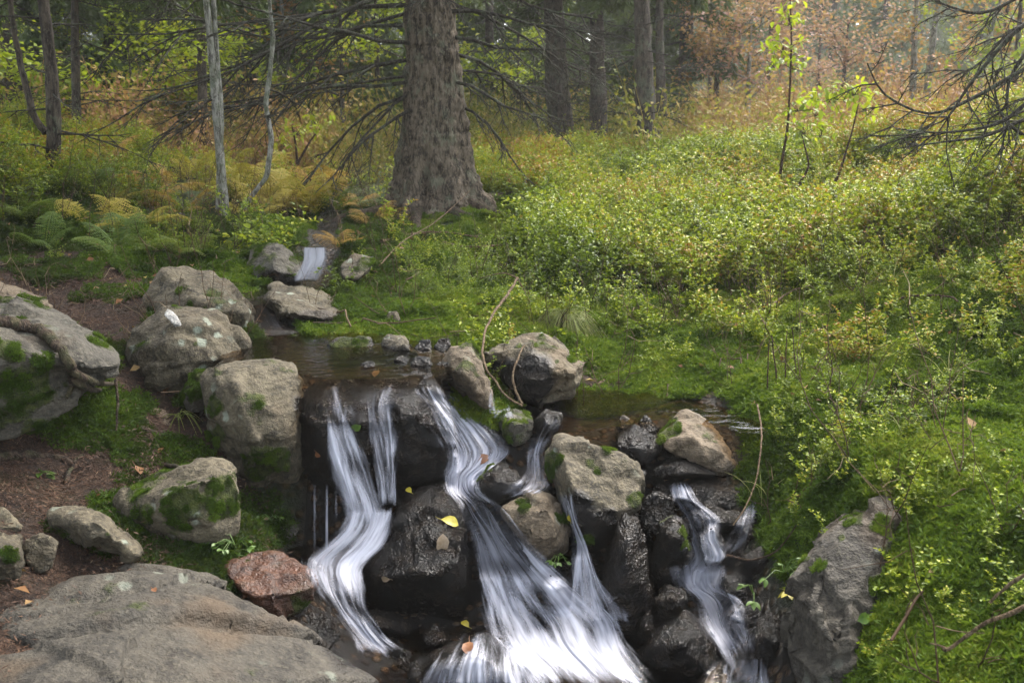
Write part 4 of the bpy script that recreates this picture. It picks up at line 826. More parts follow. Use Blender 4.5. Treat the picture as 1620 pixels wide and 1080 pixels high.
def dead_branch(g, p0, d0, L, r0, r, lvl=0, droop=.5, curl=.5, k=5):
    n = 7 if lvl == 0 else 5; pts = [np.array(p0, float)]; d = unit(np.array(d0, float)); st = L / (n - 1)
    for i in range(1, n):
        f = i / n; d = unit(d + np.array((0, 0, -droop * .22 * (1 - f) + curl * .28 * f)) + r.normal(size=3) * .12); pts.append(pts[-1] + d * st)
    pts = np.array(pts); g.tube(pts, r0 * np.linspace(1, .22, n), k if lvl == 0 else 4 if lvl == 1 else 3, r.random())
    if lvl < 3:
        for j in range((9, 5, 3)[lvl]):
            f = r.uniform(.12, .95) * (n - 1); i0 = int(f); p = pts[i0] + (pts[min(i0 + 1, n - 1)] - pts[i0]) * (f - i0)
            ax = unit(pts[min(i0 + 1, n - 1)] - pts[max(i0 - 1, 0)]); sd = unit(np.cross(ax, (0, 0, 1.0)) + 1e-6) * r.choice((-1, 1))
            dead_branch(g, p, ax * .8 + sd * r.uniform(.5, 1.0) + np.array((0, 0, r.uniform(-.6, .2))), L * r.uniform(.22, .5) * (1 - .35 * f / n), r0 * (.5 if lvl == 0 else .6) * (1 - .4 * f / n) + .0007, r, lvl + 1, droop * .9, curl, k)
def needles(g, pts, r, L=.1, wd=.03, dens=10, var=None):
    m = int(len(pts) * dens); f = r.uniform(0, len(pts) - 1.001, m); i0 = f.astype(int); p = pts[i0] + (pts[i0 + 1] - pts[i0]) * (f - i0)[:, None]
    d = unit(pts[i0 + 1] - pts[i0]) * .7 + r.normal(size=(m, 3)) * .55 + np.array((0, 0, -.25))
    g.leaves(p, d, r.normal(size=(m, 3)), L * r.uniform(.6, 1.3, m), wd, r.random(m) if var is None else np.clip(var + r.normal(0, .2, m), 0, 1), 0)
def spruce_crown(H, h0, Rmax, nb, r, L=.16, wd=.04, dens=9):
    g, w = Geo(), Geo()
    for b in range(nb):
        h = h0 + (H - h0) * (b / nb) ** 1.15; a = r.random() * 6.28; ln = Rmax * (1 - (h - h0) / (H - h0 + .3)) ** .8 * r.uniform(.6, 1.1) + .3; n = 8; t = np.linspace(0, 1, n)[:, None]
        o = np.array((math.cos(a), math.sin(a), 0)); pts = np.array((0, 0, h)) + o * ln * t + np.array((0, 0, 1)) * (-ln * .42 * t ** 1.2 + ln * .20 * t ** 3) + np.cumsum(r.normal(0, ln * .015, (n, 3)), 0)
        w.tube(pts, np.linspace(.022, .004, n), 4, r.random()); vr = r.random()
        for s in range(int(10 * ln) + 5):
            f = r.uniform(.15, 1) * (n - 1.001); i0 = int(f); p = pts[i0] + (pts[i0 + 1] - pts[i0]) * (f - i0); sd = np.cross(o, (0, 0, 1.0)) * r.choice((-1, 1))
            tl = ln * .32 * r.uniform(.5, 1.1) * (1.15 - .6 * f / n); tp = np.linspace(0, 1, 4)[:, None]
            tw = p + (sd * r.uniform(.3, 1) + o * r.uniform(.2, .8)) * tl * tp * .7 + np.array((0, 0, -1.0)) * tl * .75 * tp ** 1.4
            needles(g, tw, r, L, wd, dens, vr)
        needles(g, pts[3:], r, L, wd, dens, vr)
    return g, w
def two(g, w, name, ma, mb):              # foliage and its boughs in one crown mesh
    nf = sum(len(x) for x in g.q); na = sum(len(x) for x in g.t); wq = sum(len(x) for x in w.q); m = Geo(); m.v, m.t, m.a, m.n = list(g.v), list(g.t), list(g.a), g.n
    for v_, a_ in zip(w.v, w.a): m.v.append(v_); m.a.append(a_)
    m.q = [x + g.n for x in w.q]; m.t += [x + g.n for x in w.t]; me = m.mesh(name, False); me.materials.append(ma); me.materials.append(mb)
    mi = np.ones(len(me.polygons), np.int32); mi[wq:wq + na] = 0; me.polygons.foreach_set('material_index', mi); return me
def dead_twigs(h0, h1, nb, ln, r, rad, r0=.009):
    g = Geo()
    for b in range(nb):
        h = r.uniform(h0, h1); a = r.random() * 6.28; o = np.array((math.cos(a), math.sin(a), 0.0))
        dead_branch(g, np.array((0, 0, h)) + o * rad * .7, o + np.array((0, 0, r.uniform(-.2, .25))), ln * r.uniform(.5, 1.2), r0 * r.uniform(.6, 1.2), r, 1, .5, .4, 4)
    return g
def broad_crown(H, h0, Rx, nl, r, leaf, trunk_path, limbs=10):
    g, w = Geo(), Geo(); tp = np.asarray(trunk_path, float); ends = []
    for b in range(limbs):
        f = r.uniform(.3, 1) * (len(tp) - 1.001); i0 = int(f); p = tp[i0] + (tp[i0 + 1] - tp[i0]) * (f - i0); a = r.random() * 6.28
        d = np.array((math.cos(a), math.sin(a), r.uniform(.15, .9))); ln = Rx * r.uniform(.5, 1.1); n = 6
        pts = p + d * ln * np.linspace(0, 1, n)[:, None] + np.cumsum(r.normal(0, ln * .05, (n, 3)), 0); w.tube(pts, np.linspace(.02, .004, n) * Rx * .6, 4); ends.append(pts)
        for s in range(5):
            i1 = r.integers(1, n); e = pts[i1] + r.normal(0, 1, 3) * np.array((1, 1, .5)) * ln * .35 * np.linspace(0, 1, 4)[:, None]; w.tube(e, np.linspace(.007, .002, 4) * Rx * .6, 3); ends.append(e)
    ends.append(tp[len(tp) // 2:])
    per = max(1, nl // len(ends))
    for e in ends:
        f = r.uniform(.15, .999, per) * (len(e) - 1); i0 = np.minimum(f.astype(int), len(e) - 2); p = e[i0] + (e[i0 + 1] - e[i0]) * (f - i0)[:, None] + r.normal(0, Rx * .07, (per, 3))
        g.leaves(p, r.normal(size=(per, 3)) * np.array((1, 1, .5)) + np.array((0, 0, -.2)), r.normal(0, .5, (per, 3)) + np.array((0, 0, 1)), leaf * r.uniform(.7, 1.2, per), leaf * .6, np.clip(r.random() * .6 + r.random(per) * .4, 0, 1))
    return g, w
def tree(name, label, loc, parts, cat='tree', group=None, rz=0.0, sc=1.0):
    t = empty(name, loc, rz); t.scale = (sc, sc, sc); tag(t, label, cat, group)
    for nm, me, mat in parts: link(nm, me, mat, t)
    return t
# --- the big spruce
r = np.random.default_rng(11); B0 = base_at(688, 9.0, .08)
def rel(px, py, d, B): return P(px, py, d) - B
tp = [np.zeros(3), rel(686, 300, 9, B0), rel(688, 200, 9, B0), rel(684, 100, 9, B0), rel(677, 0, 9, B0), rel(672, -150, 9, B0), rel(668, -500, 9, B0), rel(668, -1100, 9, B0)]
tp[0] = np.array((0.0, 0, -.15))
big = tree('spruce_tree', 'massive old spruce with fissured brown trunk and drooping bare branches', B0, [('trunk', trunk_geo(tp, [.37, .295, .272, .24, .21, .19, .16, .1], 150, .03, 1.25, 3, (-math.pi / 2 - .18, .13, 1.0, .30), 330).mesh('trunk'), M['bark'])])
def big_branch(py, az, L, r0, droop, curl, up=0.0):
    c = rel(686, py, 9, B0); c = np.array((np.interp(c[2], [q[2] for q in tp], [q[0] for q in tp]), np.interp(c[2], [q[2] for q in tp], [q[1] for q in tp]), c[2])); a = R(az)
    d = np.array((math.cos(a), math.sin(a), up)); g = Geo(); dead_branch(g, c + d * .2, d, L, r0 * .72, r, 0, droop * 1.15, curl, 6)
    link('branch', g.mesh('branch'), M['deadwood'], big)
# azimuth 180 = picture left, 270 = towards the camera, 0 = picture right
for args in [(-30,185,2.6,.030,.5,.5),(10,200,2.5,.032,.5,.6),(40,175,2.4,.028,.6,.5),(70,215,2.3,.028,.6,.5),(95,190,2.2,.03,.7,.5),(130,205,1.9,.028,.9,.4),(150,180,1.8,.024,.9,.5),(170,225,1.3,.022,1.2,.3),(-60,230,2.2,.028,.5,.6),(-80,195,2.8,.03,.4,.5),(120,165,2.2,.022,.6,.5),(20,165,2.4,.024,.5,.5),(-15,210,2.6,.03,.5,.4),(145,215,1.3,.02,1.3,.2),
             (-40,350,1.5,.028,.6,.6),(20,-25,1.5,.028,.9,.5),(60,335,1.3,.028,1.0,.6),(85,10,1.4,.026,.9,.6),(130,330,1.1,.024,1.3,.4),(165,345,1.0,.022,1.3,.4),(-60,315,1.5,.026,.7,.5),(5,20,1.7,.024,.7,.5),(-20,290,1.2,.02,.9,.5),(110,25,1.2,.02,.9,.6),(-90,0,1.8,.026,.5,.6),(-120,180,2.8,.028,.4,.5),(-140,340,2,.028,.4,.5)]:
    big_branch(*args)
g, w_ = spruce_crown(15, 5.2, 3.0, 75, rc0 := np.random.default_rng(8)); link('crown', two(g, w_, 'crown', M['needle'], M['deadwood']), None, big)
for a in (200, 250, 285, 330, 20, 100):   # surface roots
    g = Geo(); n = 9; t = np.linspace(0, 1, n); ln = r.uniform(.6, 1.0); x = B0[0] + np.cos(R(a) + .4 * t) * (.3 + ln * t); y = B0[1] + np.sin(R(a) + .4 * t) * (.3 + ln * t)
    g.tube(np.c_[x, y, height(x, y) + .05 * (1 - t) - .02] - B0, np.linspace(.075, .015, n), 8); link('root', g.mesh('root'), M['root'], big)
# --- trunks in the middle distance
def slim(label, pts, d, wpx, mat, twigs=0, tl=.8, crown=None, name='spruce_tree', flare=.5, th0=.3, fork=(), rtop=.6, sway=0):
    b = base_at(pts[0][0], d, .05); k = 24; H = len(pts)
    path = [np.array((0, 0, -.1))] + [P(x, y, d) - b for x, y in pts[1:]]
    lastd = unit(path[-1] - path[-2]); path.append(path[-1] + lastd * 3.0 if crown is not None or flare else path[-1] + lastd * .6)
    r0 = wpx / FPX * d / 2; g = trunk_geo(path, np.linspace(r0 * 1.12, r0 * rtop, len(path)), k, r0 * .10, flare, int(pts[0][0]), None, 70)
    t = tree(name, label, b, [('trunk', g.mesh('trunk'), M[mat])])
    for f in fork:
        fp = [P(x, y, d) - b for x, y in f[1:]]; g = Geo(); m = 24; tt = np.linspace(0, 1, len(fp)); s = np.linspace(0, 1, m)
        C = np.array([np.interp(s, tt, np.array(fp)[:, c]) for c in range(3)]).T; C = C + np.cumsum(rng.normal(0, .004, (m, 3)), 0)
        g.tube(C, np.linspace(f[0], f[0] * .6, m) / FPX * d / 2, 8); link('stem', g.mesh('stem'), M[mat], t)
    if twigs:
        for kx in range(twigs):
            g = dead_twigs(th0, 4.2, 1, tl, rng, r0)
            for vi in range(len(g.v)):
                zc = g.v[vi][:, 2]; g.v[vi] = g.v[vi] + np.c_[np.interp(zc, [q[2] for q in path], [q[0] for q in path]), np.interp(zc, [q[2] for q in path], [q[1] for q in path]), 0 * zc]
            link('branch', g.mesh('branch'), M['deadwood'], t)
    if crown is not None:
        g, w_ = spruce_crown(*crown); link('crown', two(g, w_, 'crown', M['needle'], M['deadwood']), None, t)
    return t
rc = np.random.default_rng(5)
slim('brown barked spruce trunk directly right of the massive old spruce', [(895,250),(885,180),(880,90),(876,0)], 16, 38, 'bark2', 60, 1.3, (9, 2.6, 1.6, 40, rc))
slim('straight spruce trunk second to the right of the massive old spruce', [(948,242),(946,160),(945,80),(944,0)], 15.5, 27, 'bark2', 60, 1.2, (9, 3.0, 1.4, 36, rc))
slim('curved based spruce trunk with rusty ferns at its foot', [(1026,280),(1022,200),(1018,100),(1016,0)], 12.5, 32, 'bark2', 45, .9, None, flare=.6)
slim('thin dark spruce trunk close behind the curved based one', [(1052,258),(1047,180),(1044,90),(1043,0)], 14.5, 16, 'bark2', 45, .9, (8, 2.8, 1.3, 30, rc))
slim('forked mossy trunk at far left with bare twigs', [(85,330),(84,260),(86,200),(82,120),(68,0)], 7.5, 24, 'bark2', 36, .7, None, 'forked_tree', fork=[(12,(72,212),(58,190),(44,130),(30,70),(22,0),(18,-40))])
slim('slim dark spruce behind the forked mossy trunk', [(122,272),(121,180),(119,90),(118,0)], 10.0, 15, 'bark2', 36, 1.0, (7, 1.9, 1.5, 60, rc, .09, .022, 12))
slim('straight grey trunk behind the pale leaning trunk', [(323,262),(321,180),(319,90),(316,0)], 12.8, 15, 'bark2', 24, .7, None)
slim('pale lichen spotted trunk rising beside the upper stream', [(357,362),(353,300),(346,220),(338,120),(330,40),(326,0)], 7.6, 14, 'pale', 15, .5, None, 'rowan_tree', flare=.2, th0=.8, fork=[(11,(345,330),(344,250),(346,180),(338,90),(333,0),(332,-40))])
slim('thin curving grey stem that bows out beside the pale trunk', [(362,342),(392,318),(422,280),(430,220),(420,165),(428,110),(432,60),(428,20)], 7.7, 9, 'pale', 12, .4, None, 'rowan_tree', flare=0, th0=.5)
# --- leafless overhanging spruce outside the right edge
b = base_at(1790, 6.2); t = tree('spruce_tree', 'spruce just outside the right edge whose bare dark branches reach in', b, [('trunk', trunk_geo([(0, 0, -.1), (0, 0, 1.5), (0, 0, 4), (0, 0, 7)], [.16, .14, .12, .08], 30, .012, .5, 9).mesh('trunk'), M['bark'])])
for ends in [[(1760,40),(1620,110),(1540,155),(1470,180),(1400,150),(1372,100)],[(1760,150),(1620,190),(1560,215),(1490,225),(1420,235)],[(1760,-40),(1620,40),(1570,90),(1530,140),(1500,185),(1470,200)],[(1760,60),(1640,150),(1590,190),(1540,205),(1480,210),(1445,205)],[(1770,-80),(1640,-20),(1560,20),(1500,10),(1440,-20)],[(1760,190),(1640,215),(1600,200),(1580,170),(1570,120)],[(1760,20),(1650,60),(1600,120),(1590,170),(1560,190)],[(1760,-60),(1660,20),(1600,50),(1550,100),(1510,120)]]:
    dd = 6.0 + rc.uniform(-.35, .35); pp = np.array([P(x, y, dd) for x, y in ends]) - b; pp = catmull(pp, 16); g = Geo(); g.tube(pp, np.linspace(.016, .004, 16), 6)
    for j in range(9):
        i0 = rc.integers(2, 15); ax = unit(pp[i0] - pp[i0 - 1]); dead_branch(g, pp[i0], ax + rc.normal(size=3) * .6 + np.array((0, 0, -.15)), rc.uniform(.2, .5), .0055, rc, 1, .4, .3, 4)
    link('branch', g.mesh('branch'), M['deadwood'], t)
g = Geo()
for c0 in ((1440,215),(1465,208),(1412,235)):
    for j in range(8): needles(g, np.array([P(c0[0], c0[1], 6), P(c0[0] - rc.uniform(5, 40), c0[1] + rc.uniform(-8, 12), 6 + rc.uniform(-.1, .1))]) - b, rc, .035, .006, 20)
link('needle_tuft', g.mesh('needle_tuft', False), M['needle'], t)
for (x_, y_, lb) in ((-3.3, 4.0, 'unseen spruce added for shade just outside the left edge above the huge mossy boulder'), (-3.6, .8, 'unseen spruce added for shade outside the left edge beside the photographer')):  # unseen spruces, added to cast shade over the left side
    g, w_ = spruce_crown(13, 3.6, 2.9, 75, rc); tree('spruce_tree', lb, (x_, y_, gz(x_, y_) - .05), [('trunk', trunk_geo([(0, 0, -.1), (0, 0, 4), (0, 0, 9), (0, 0, 13)], [.2, .16, .1, .02], 26, .015, .5, 2, None, 60).mesh('trunk'), M['bark']), ('crown', two(g, w_, 'crown', M['needle'], M['deadwood']), None)])
# --- saplings with single leaves
def leafmesh(L, W):
    g = Geo(); n = 6; t = np.linspace(0, 1, n); w_ = np.sin(t ** .8 * math.pi) * W * .5 + .0006; z = -.25 * L * t ** 2
    v = np.r_[np.c_[t * L, w_, z + .25 * w_], np.c_[t * L, 0 * t, z], np.c_[t * L, -w_, z + .25 * w_]]; i = np.arange(n - 1)
    g.add(v, np.r_[np.stack([i, i + n, i + n + 1, i + 1], 1), np.stack([i + n, i + 2 * n, i + 2 * n + 1, i + n + 1], 1)]); return g
LM = []
for j in range(4):
    g = leafmesh(.075, .036); g.a = [np.full(len(g.v[0]), (.1, .4, .7, .95)[j])]; m = g.mesh('leaf'); m.materials.append(M['yellowgreen']); LM.append(m)
def sapling(label, stems, d, clusters, nleaf, wpx=5):
    b = base_at(stems[0][0][0], d, .04); t = tree('sapling', label, b, [], 'sapling')
    for s in stems:
        pp = catmull(np.array([P(x, y, d) for x, y in s]) - b, 30); g = Geo(); g.tube(pp, np.linspace(wpx, wpx * .35, 30) / FPX * d / 2, 6); link('stem', g.mesh('stem'), M['deadtwig'], t)
    for (cx, cy, rx, ry, m) in clusters:
        g = Geo(); lv = []
        for j in range(int(m * 1.7)):
            x, y = cx + rc.normal(0, rx * .5), cy + rc.normal(0, ry * .5); p = P(x, y, d + rc.normal(0, .12)) - b
            o = link('leaf', LM[rc.integers(0, 4)], None, t, p); o.rotation_euler = (rc.normal(0, .5), rc.normal(.3, .5), rc.uniform(0, 6.28)); q = rc.uniform(.65, 1.15); o.scale = (q, q, q); lv.append(o)
            if j % 3 == 0: g.tube(np.array([P(cx, cy + ry * .5, d) - b, (P(cx, cy + ry * .4, d) - b + p) / 2 + rc.normal(0, .02, 3), p]), [.003, .002, .0012], 4)
        tw = link('twig', g.mesh('twig'), M['deadtwig'], t)
        for o in lv: o.parent = tw
sapling('tall thin sapling with bright yellow green leaves up its stem', [[(1230,312),(1237,255),(1246,200),(1250,130),(1252,60),(1250,0),(1248,-40)]], 8.6, [(1250,25,26,30,26),(1240,70,34,28,22),(1255,100,34,20,18),(1225,95,14,26,10),(1262,165,34,22,24)], 0)
sapling('bent low sapling between the tall and the leaning one', [[(1254,308),(1268,285),(1279,262),(1274,235),(1266,205)]], 8.5, [(1270,200,26,24,22),(1300,205,20,22,14),(1290,175,24,18,16)], 0)
sapling('leaning sapling with yellow green leaves, right of the tall one', [[(1306,318),(1325,280),(1340,235),(1350,200),(1358,165)]], 8.3, [(1350,140,36,22,34),(1320,150,30,18,24),(1370,165,20,18,12),(1290,150,20,16,10)], 0)
sapling('yellowing leafy shrub beside the curving stem', [[(470,260),(468,230),(462,200)],[(470,260),(490,225),(505,205)]], 9.5, [(470,205,36,16,26),(500,190,26,16,18),(450,225,18,14,10)], 0)
sapling('small bush with yellow leaves beside the pale trunk base', [[(372,400),(380,385),(385,370)],[(372,400),(362,388),(352,378)]], 6.6, [(375,385,34,16,30),(400,372,18,12,12)], 0, 4)
# --- background spruces and autumn trees
SV = []
for j in range(4):
    H = (14, 12, 16, 10)[j]; g, w_ = spruce_crown(H, (.5, .9, .3, .4)[j], (2.6, 2.3, 3.0, 2.0)[j], (95, 80, 105, 75)[j], rc, .20, .05, 7)
    tk = trunk_geo([(0, 0, -.2), (0, 0, H * .5), (0, 0, H)], [.17, .1, .02], 10, .01, .4, j, None, 24); SV.append((tk.mesh('trunk'), two(g, w_, 'crown', M['needle'], M['deadwood'])))
def bspruce(px, d, v, sc, label, group=None, far=False):
    b = base_at(px, d); t = tree('spruce_tree', label, b, [('trunk', SV[v][0], M['bark2'])], 'tree', group, rc.uniform(0, 6.28), sc)
    o = link('crown', SV[v][1], None, t)
    if far: o.material_slots[0].link = 'OBJECT'; o.material_slots[0].material = M['needle_haze_pale']
for px, d, v, sc, lb in [(30,14,0,.9,'dark spruce at the far left behind the forked trunk'),(190,15.5,2,.85,'dense dark spruce behind the slim trunks at upper left'),
    (400,19,0,.9,'spruce behind the pale leaning trunk'),(500,17,3,1.0,'small spruce behind the golden bracken'),(565,23,2,.9,'dark spruce left of the massive old trunk, behind its branches'),(775,20,2,.6,'dense spruce filling the gap right of the massive old trunk'),
    (835,27,0,.9,'spruce behind the first brown trunk'),(915,30,1,1.0,'spruce standing between the middle trunks in the back'),(985,26,3,1.0,'spruce with green boughs between the middle trunks'),(1080,19,3,.9,'green spruce right of the thin dark trunk')]:
    bspruce(px, d, v, sc, lb)
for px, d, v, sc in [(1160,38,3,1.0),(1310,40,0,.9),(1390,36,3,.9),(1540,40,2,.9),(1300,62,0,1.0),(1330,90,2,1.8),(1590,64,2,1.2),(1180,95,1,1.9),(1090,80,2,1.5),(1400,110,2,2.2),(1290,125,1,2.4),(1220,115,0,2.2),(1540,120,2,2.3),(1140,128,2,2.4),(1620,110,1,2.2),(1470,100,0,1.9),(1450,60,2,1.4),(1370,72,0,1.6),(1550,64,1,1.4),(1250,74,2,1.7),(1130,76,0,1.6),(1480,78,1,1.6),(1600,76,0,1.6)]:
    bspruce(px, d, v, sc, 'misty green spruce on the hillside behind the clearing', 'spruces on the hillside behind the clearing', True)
for px, d, v, sc in [(-60,24,1,1.0),(90,34,2,1.0),(330,38,2,1.0),(470,42,1,1.0),(690,46,2,1.1),(860,46,1,1.1),(1030,50,2,1.2),(210,52,1,1.3),(570,60,0,1.4),(770,66,2,1.6),(950,66,0,1.5),(390,62,0,1.4),(20,50,0,1.3),(130,66,2,1.6),(680,75,1,1.7),(1020,75,1,1.7),(300,75,2,1.7),(500,76,2,1.7)]:
    bspruce(px, d, v, sc, 'dark spruce deep in the wood behind the trunks', 'spruces deep in the wood')
def autumn(px, d, H, Rx, nl, mat, bark, label, rad=.06, name='beech_tree', leaf=.09, lean=0.0):
    b = base_at(px, d); path = [(0, 0, -.1), (lean * .2, 0, H * .3), (lean * .5, .05, H * .6), (lean, 0, H)]
    g, w_ = broad_crown(H, H * .3, Rx, nl if mat == 'yellowgreen' else int(nl * 1.1), rc, leaf, path); tree(name, label, b, [('trunk', trunk_geo(path, [rad, rad * .85, rad * .6, rad * .25], 12, rad * .06, .3, px, None, 30).mesh('trunk'), M[bark]), ('crown', two(g, w_, 'crown', M[mat], M[bark]), None)])
autumn(1212, 22, 6.5, 1.7, 2600, 'pink', 'bark2', 'reddish pink beech behind the tall sapling', leaf=.10)
autumn(1130, 18, 2.6, 1.3, 2000, 'orange', 'bark2', 'low orange beech right of the thin dark trunk')
autumn(1439, 19, 3.6, 1.0, 1100, 'orange', 'pale', 'left of two white birch trunks, with orange leaves', .075, 'birch_tree', lean=-.1)
autumn(1457, 18.5, 4.6, 1.2, 1300, 'orange', 'pale', 'right of two white birch trunks, the taller one', .07, 'birch_tree', lean=.25)
autumn(1575, 20, 5.0, 1.7, 2200, 'orange', 'bark2', 'orange beech at the right behind the bare overhanging branches')
autumn(1530, 17, 3.2, .9, 900, 'yellowgreen', 'pale', 'slanting pale tree with green leaves behind overhanging branches', .06, 'rowan_tree', lean=.5)
autumn(1595, 16, 3.6, 1.2, 1500, 'yellowgreen', 'bark2', 'yellow green leafed tree at right edge behind bare branches', .05, 'rowan_tree')
autumn(1330, 21, 2.4, 1.3, 1300, 'pink', 'bark2', 'low reddish beech behind the leaning sapling')
autumn(1180, 17, 2.0, 1.2, 1300, 'pink', 'pale', 'bushy pinkish brown beech near the white stump')
autumn(455, 16, 3.6, 1.2, 1300, 'orange', 'pale', 'orange leafed tree behind the curving stem', .05)
autumn(385, 20, 5.0, 1.4, 1300, 'orange', 'bark2', 'orange leafed tree in shade behind the pale trunk', .05)
autumn(600, 16, 3.6, 1.2, 1500, 'yellowgreen', 'bark2', 'yellow green tree left of the massive trunk', .05)
autumn(215, 13, 1.5, 1.1, 1500, 'yellowgreen', 'bark2', 'yellow green bush on the slope behind the slim trunks', .03)
autumn(20, 12, 1.5, 1.1, 1300, 'yellowgreen', 'bark2', 'yellow green bush at far left behind the forked trunk', .03)
autumn(820, 19, 3.0, 1.2, 1300, 'yellowgreen', 'bark2', 'yellow green bush seen through the drooping branches', .04)
autumn(545, 14, 3.2, 1.3, 1500, 'yellowgreen', 'bark2', 'leafy yellow green tree showing through the left drooping branches', .04)
autumn(300, 14, 2.0, 1.2, 1400, 'yellowgreen', 'bark2', 'low yellow green bush left of the bracken', .03)
autumn(120, 15, 2.2, 1.4, 1500, 'yellowgreen', 'bark2', 'yellow green shrub glowing behind the slim dark spruce', .03)
autumn(700, 15, 2.6, 1.2, 900, 'yellowgreen', 'bark2', 'pale green shrub behind the massive trunk', .03)
autumn(1120, 24, 4.5, 1.6, 1800, 'orange', 'bark2', 'tall orange tree at the left of the bright clearing', .05)
autumn(1290, 26, 4.0, 1.6, 1600, 'pink', 'bark2', 'reddish tree in the mist behind the leaning sapling', .05)
# white stump
b = base_at(1192, 15.5); g = trunk_geo([(0, 0, -.1), (.01, 0, .25), (.03, 0, .48)], [.075, .06, .05], 14, .012, .4, 4, None, 20); g.add([(.03, 0, .46)])
tree('tree_stump', 'broken whitish stump at the edge of the clearing', b, [('stump', g.mesh('stump'), M['pale'])], 'stump')

# ------------------------------------------------------------------ ferns
def frond(L, mat, r, nm):
    g = Geo(); n = 26; t = np.linspace(0, 1, n); x = L * t * (1 - .15 * t); z = L * (.95 * t - .62 * t ** 2); pts = np.c_[x, 0 * t, z]; g.tube(pts, np.linspace(.004, .001, n), 3, .9)
    for i in range(3, n):
        wl = L * .26 * math.sin(min(1, t[i] * 1.02) ** .7 * math.pi) ** .8 + .008
        for s in (-1, 1):
            d = np.array((.45, s * 1.0, -.15)) + r.normal(0, .08, 3); m = 7; q = np.linspace(.08, 1, m)[:, None]; ax = pts[i] + unit(d) * wl * q + np.array((0, 0, -.18 * wl)) * q ** 2
            sdv = np.array((1.0, -s * .4, 0)); pl = wl * .26 * (1 - q[:, 0] * .75)
            g.leaves(np.r_[ax, ax], np.r_[np.tile(sdv, (m, 1)), np.tile(-sdv + d * .6, (m, 1))], np.tile((0, 0, 1.0), (2 * m, 1)) + r.normal(0, .25, (2 * m, 3)), np.r_[pl, pl] + .004, wl * .10 + .002, np.clip(.5 + r.normal(0, .25, 2 * m), 0, 1), .1)
    m = g.mesh(nm, False); m.materials.append(M[mat]); return m
FG = [frond(.5, 'fern_g', rc, 'frond') for _ in range(3)]; FB = [frond(.55, 'fern_b', rc, 'frond') for _ in range(3)]; FY = [frond(.55, 'fern_y', rc, 'frond') for _ in range(3)]
def fern(px, py, d, kind, sc, label, group=None, nf=6):
    b = base_at(px, d, .02) if d else None
    if b is None: h, _ = hit(px, py); b = h
    t = empty('fern', b, rc.uniform(0, 6.28)); tag(t, label, 'fern', group)
    for j in range(nf):
        o = link('frond', (FG if kind == 'g' else FY if kind == 'y' else FB)[rc.integers(0, 3)], None, t); o.rotation_euler = (rc.normal(0, .15), rc.uniform(-.5, .15), j * 6.28 / nf + rc.normal(0, .3)); q = sc * rc.uniform(.7, 1.15); o.scale = (q, q, q)
for px, d in [(390,9.5),(420,9),(445,10),(405,10.5),(470,9.6),(380,8.6),(430,8.3),(455,8.6),(330,9.5),(300,10),(360,11),(490,10.5),(510,9.4),(410,12),(450,12.5),(275,11),(345,12.5),(520,12),(480,8.4),(400,7.8)]:
    fern(px, 0, d, 'by'[rc.integers(0, 2)], rc.uniform(.8, 1.2), 'golden brown bracken fern in the patch behind the upper stream', 'golden bracken behind the upper stream')
for px, d, k, sc, lb in [(255,6.3,'g',.7,'green fern behind the broad back boulder'),(300,6.0,'g',.6,'pale green fern drooping over the broad back boulder'),(335,6.2,'g',.5,'small yellow green fern right of the boulder top'),(205,8.2,'b',.9,'brown fern beside the mossy log like rock'),(160,8.8,'b',.9,'bleached fern at the foot of the slim dark spruce'),(245,8.6,'b',.8,'tan fern in front of the bracken patch at left'),
    (290,8.0,'b',.8,'pale yellow fern left of the mossy boulder'),(590,8.3,'b',.7,'rusty fern left of the massive trunk'),(560,9.0,'b',.7,'orange brown fern beside the massive trunk roots'),(1010,12.0,'b',.9,'rusty red fern left of the curved based trunk'),(1045,11.8,'b',.9,'rusty red fern right of the curved based trunk'),(545,6.7,'b',.45,'small orange fern by the small upper fall'),(60,9,'g',.9,'green fern left of the forked trunk'),(540,8.8,'g',.9,'green fern among the golden bracken')]:
    fern(px, 0, d, k, sc, lb)

for px, d, k in [(30,6.3,'g'),(70,5.9,'g'),(150,6.4,'y'),(190,5.8,'g'),(215,6.6,'y'),(10,7.2,'g'),(130,7.2,'g'),(240,7.0,'y'),(265,6.8,'g'),(180,7.4,'y')]:
    fern(px, 0, d, k, rc.uniform(.45, .75), 'small fern among the low plants on the left slope', 'small ferns on the left slope', 5)
# ------------------------------------------------------------------ grass tuft, twigs, roots, leaves, small plants
def grass_tuft(label, px, py, n, L, droop, up=.02):
    h, _ = hit(px, py); g = Geo()
    for j in range(n):
        a = rc.uniform(0, 6.28); m = 8; t = np.linspace(0, 1, m); l = L * rc.uniform(.6, 1.1); o = np.array((math.cos(a), math.sin(a) - .35, 0)); o = unit(o)
        pts = o * (l * .75 * t ** 1.3)[:, None] + np.c_[0 * t, 0 * t, l * (.75 * t - droop * t ** 2)] + rc.normal(0, .008, 3); g.tube(pts, np.linspace(.0022, .0005, m), 3, rc.uniform(.2, 1))
    o = link('grass_tuft', g.mesh('grass_tuft'), M['grass'], loc=h + np.array((0, 0, up))); tag(o, label, 'grass')
grass_tuft('drooping pale grass tuft above the large tilted boulder', 893, 522, 260, .36, 1.2, .06)
grass_tuft('few pale grass blades hanging in the dark gap under left boulders', 285, 668, 12, .2, 1.3)
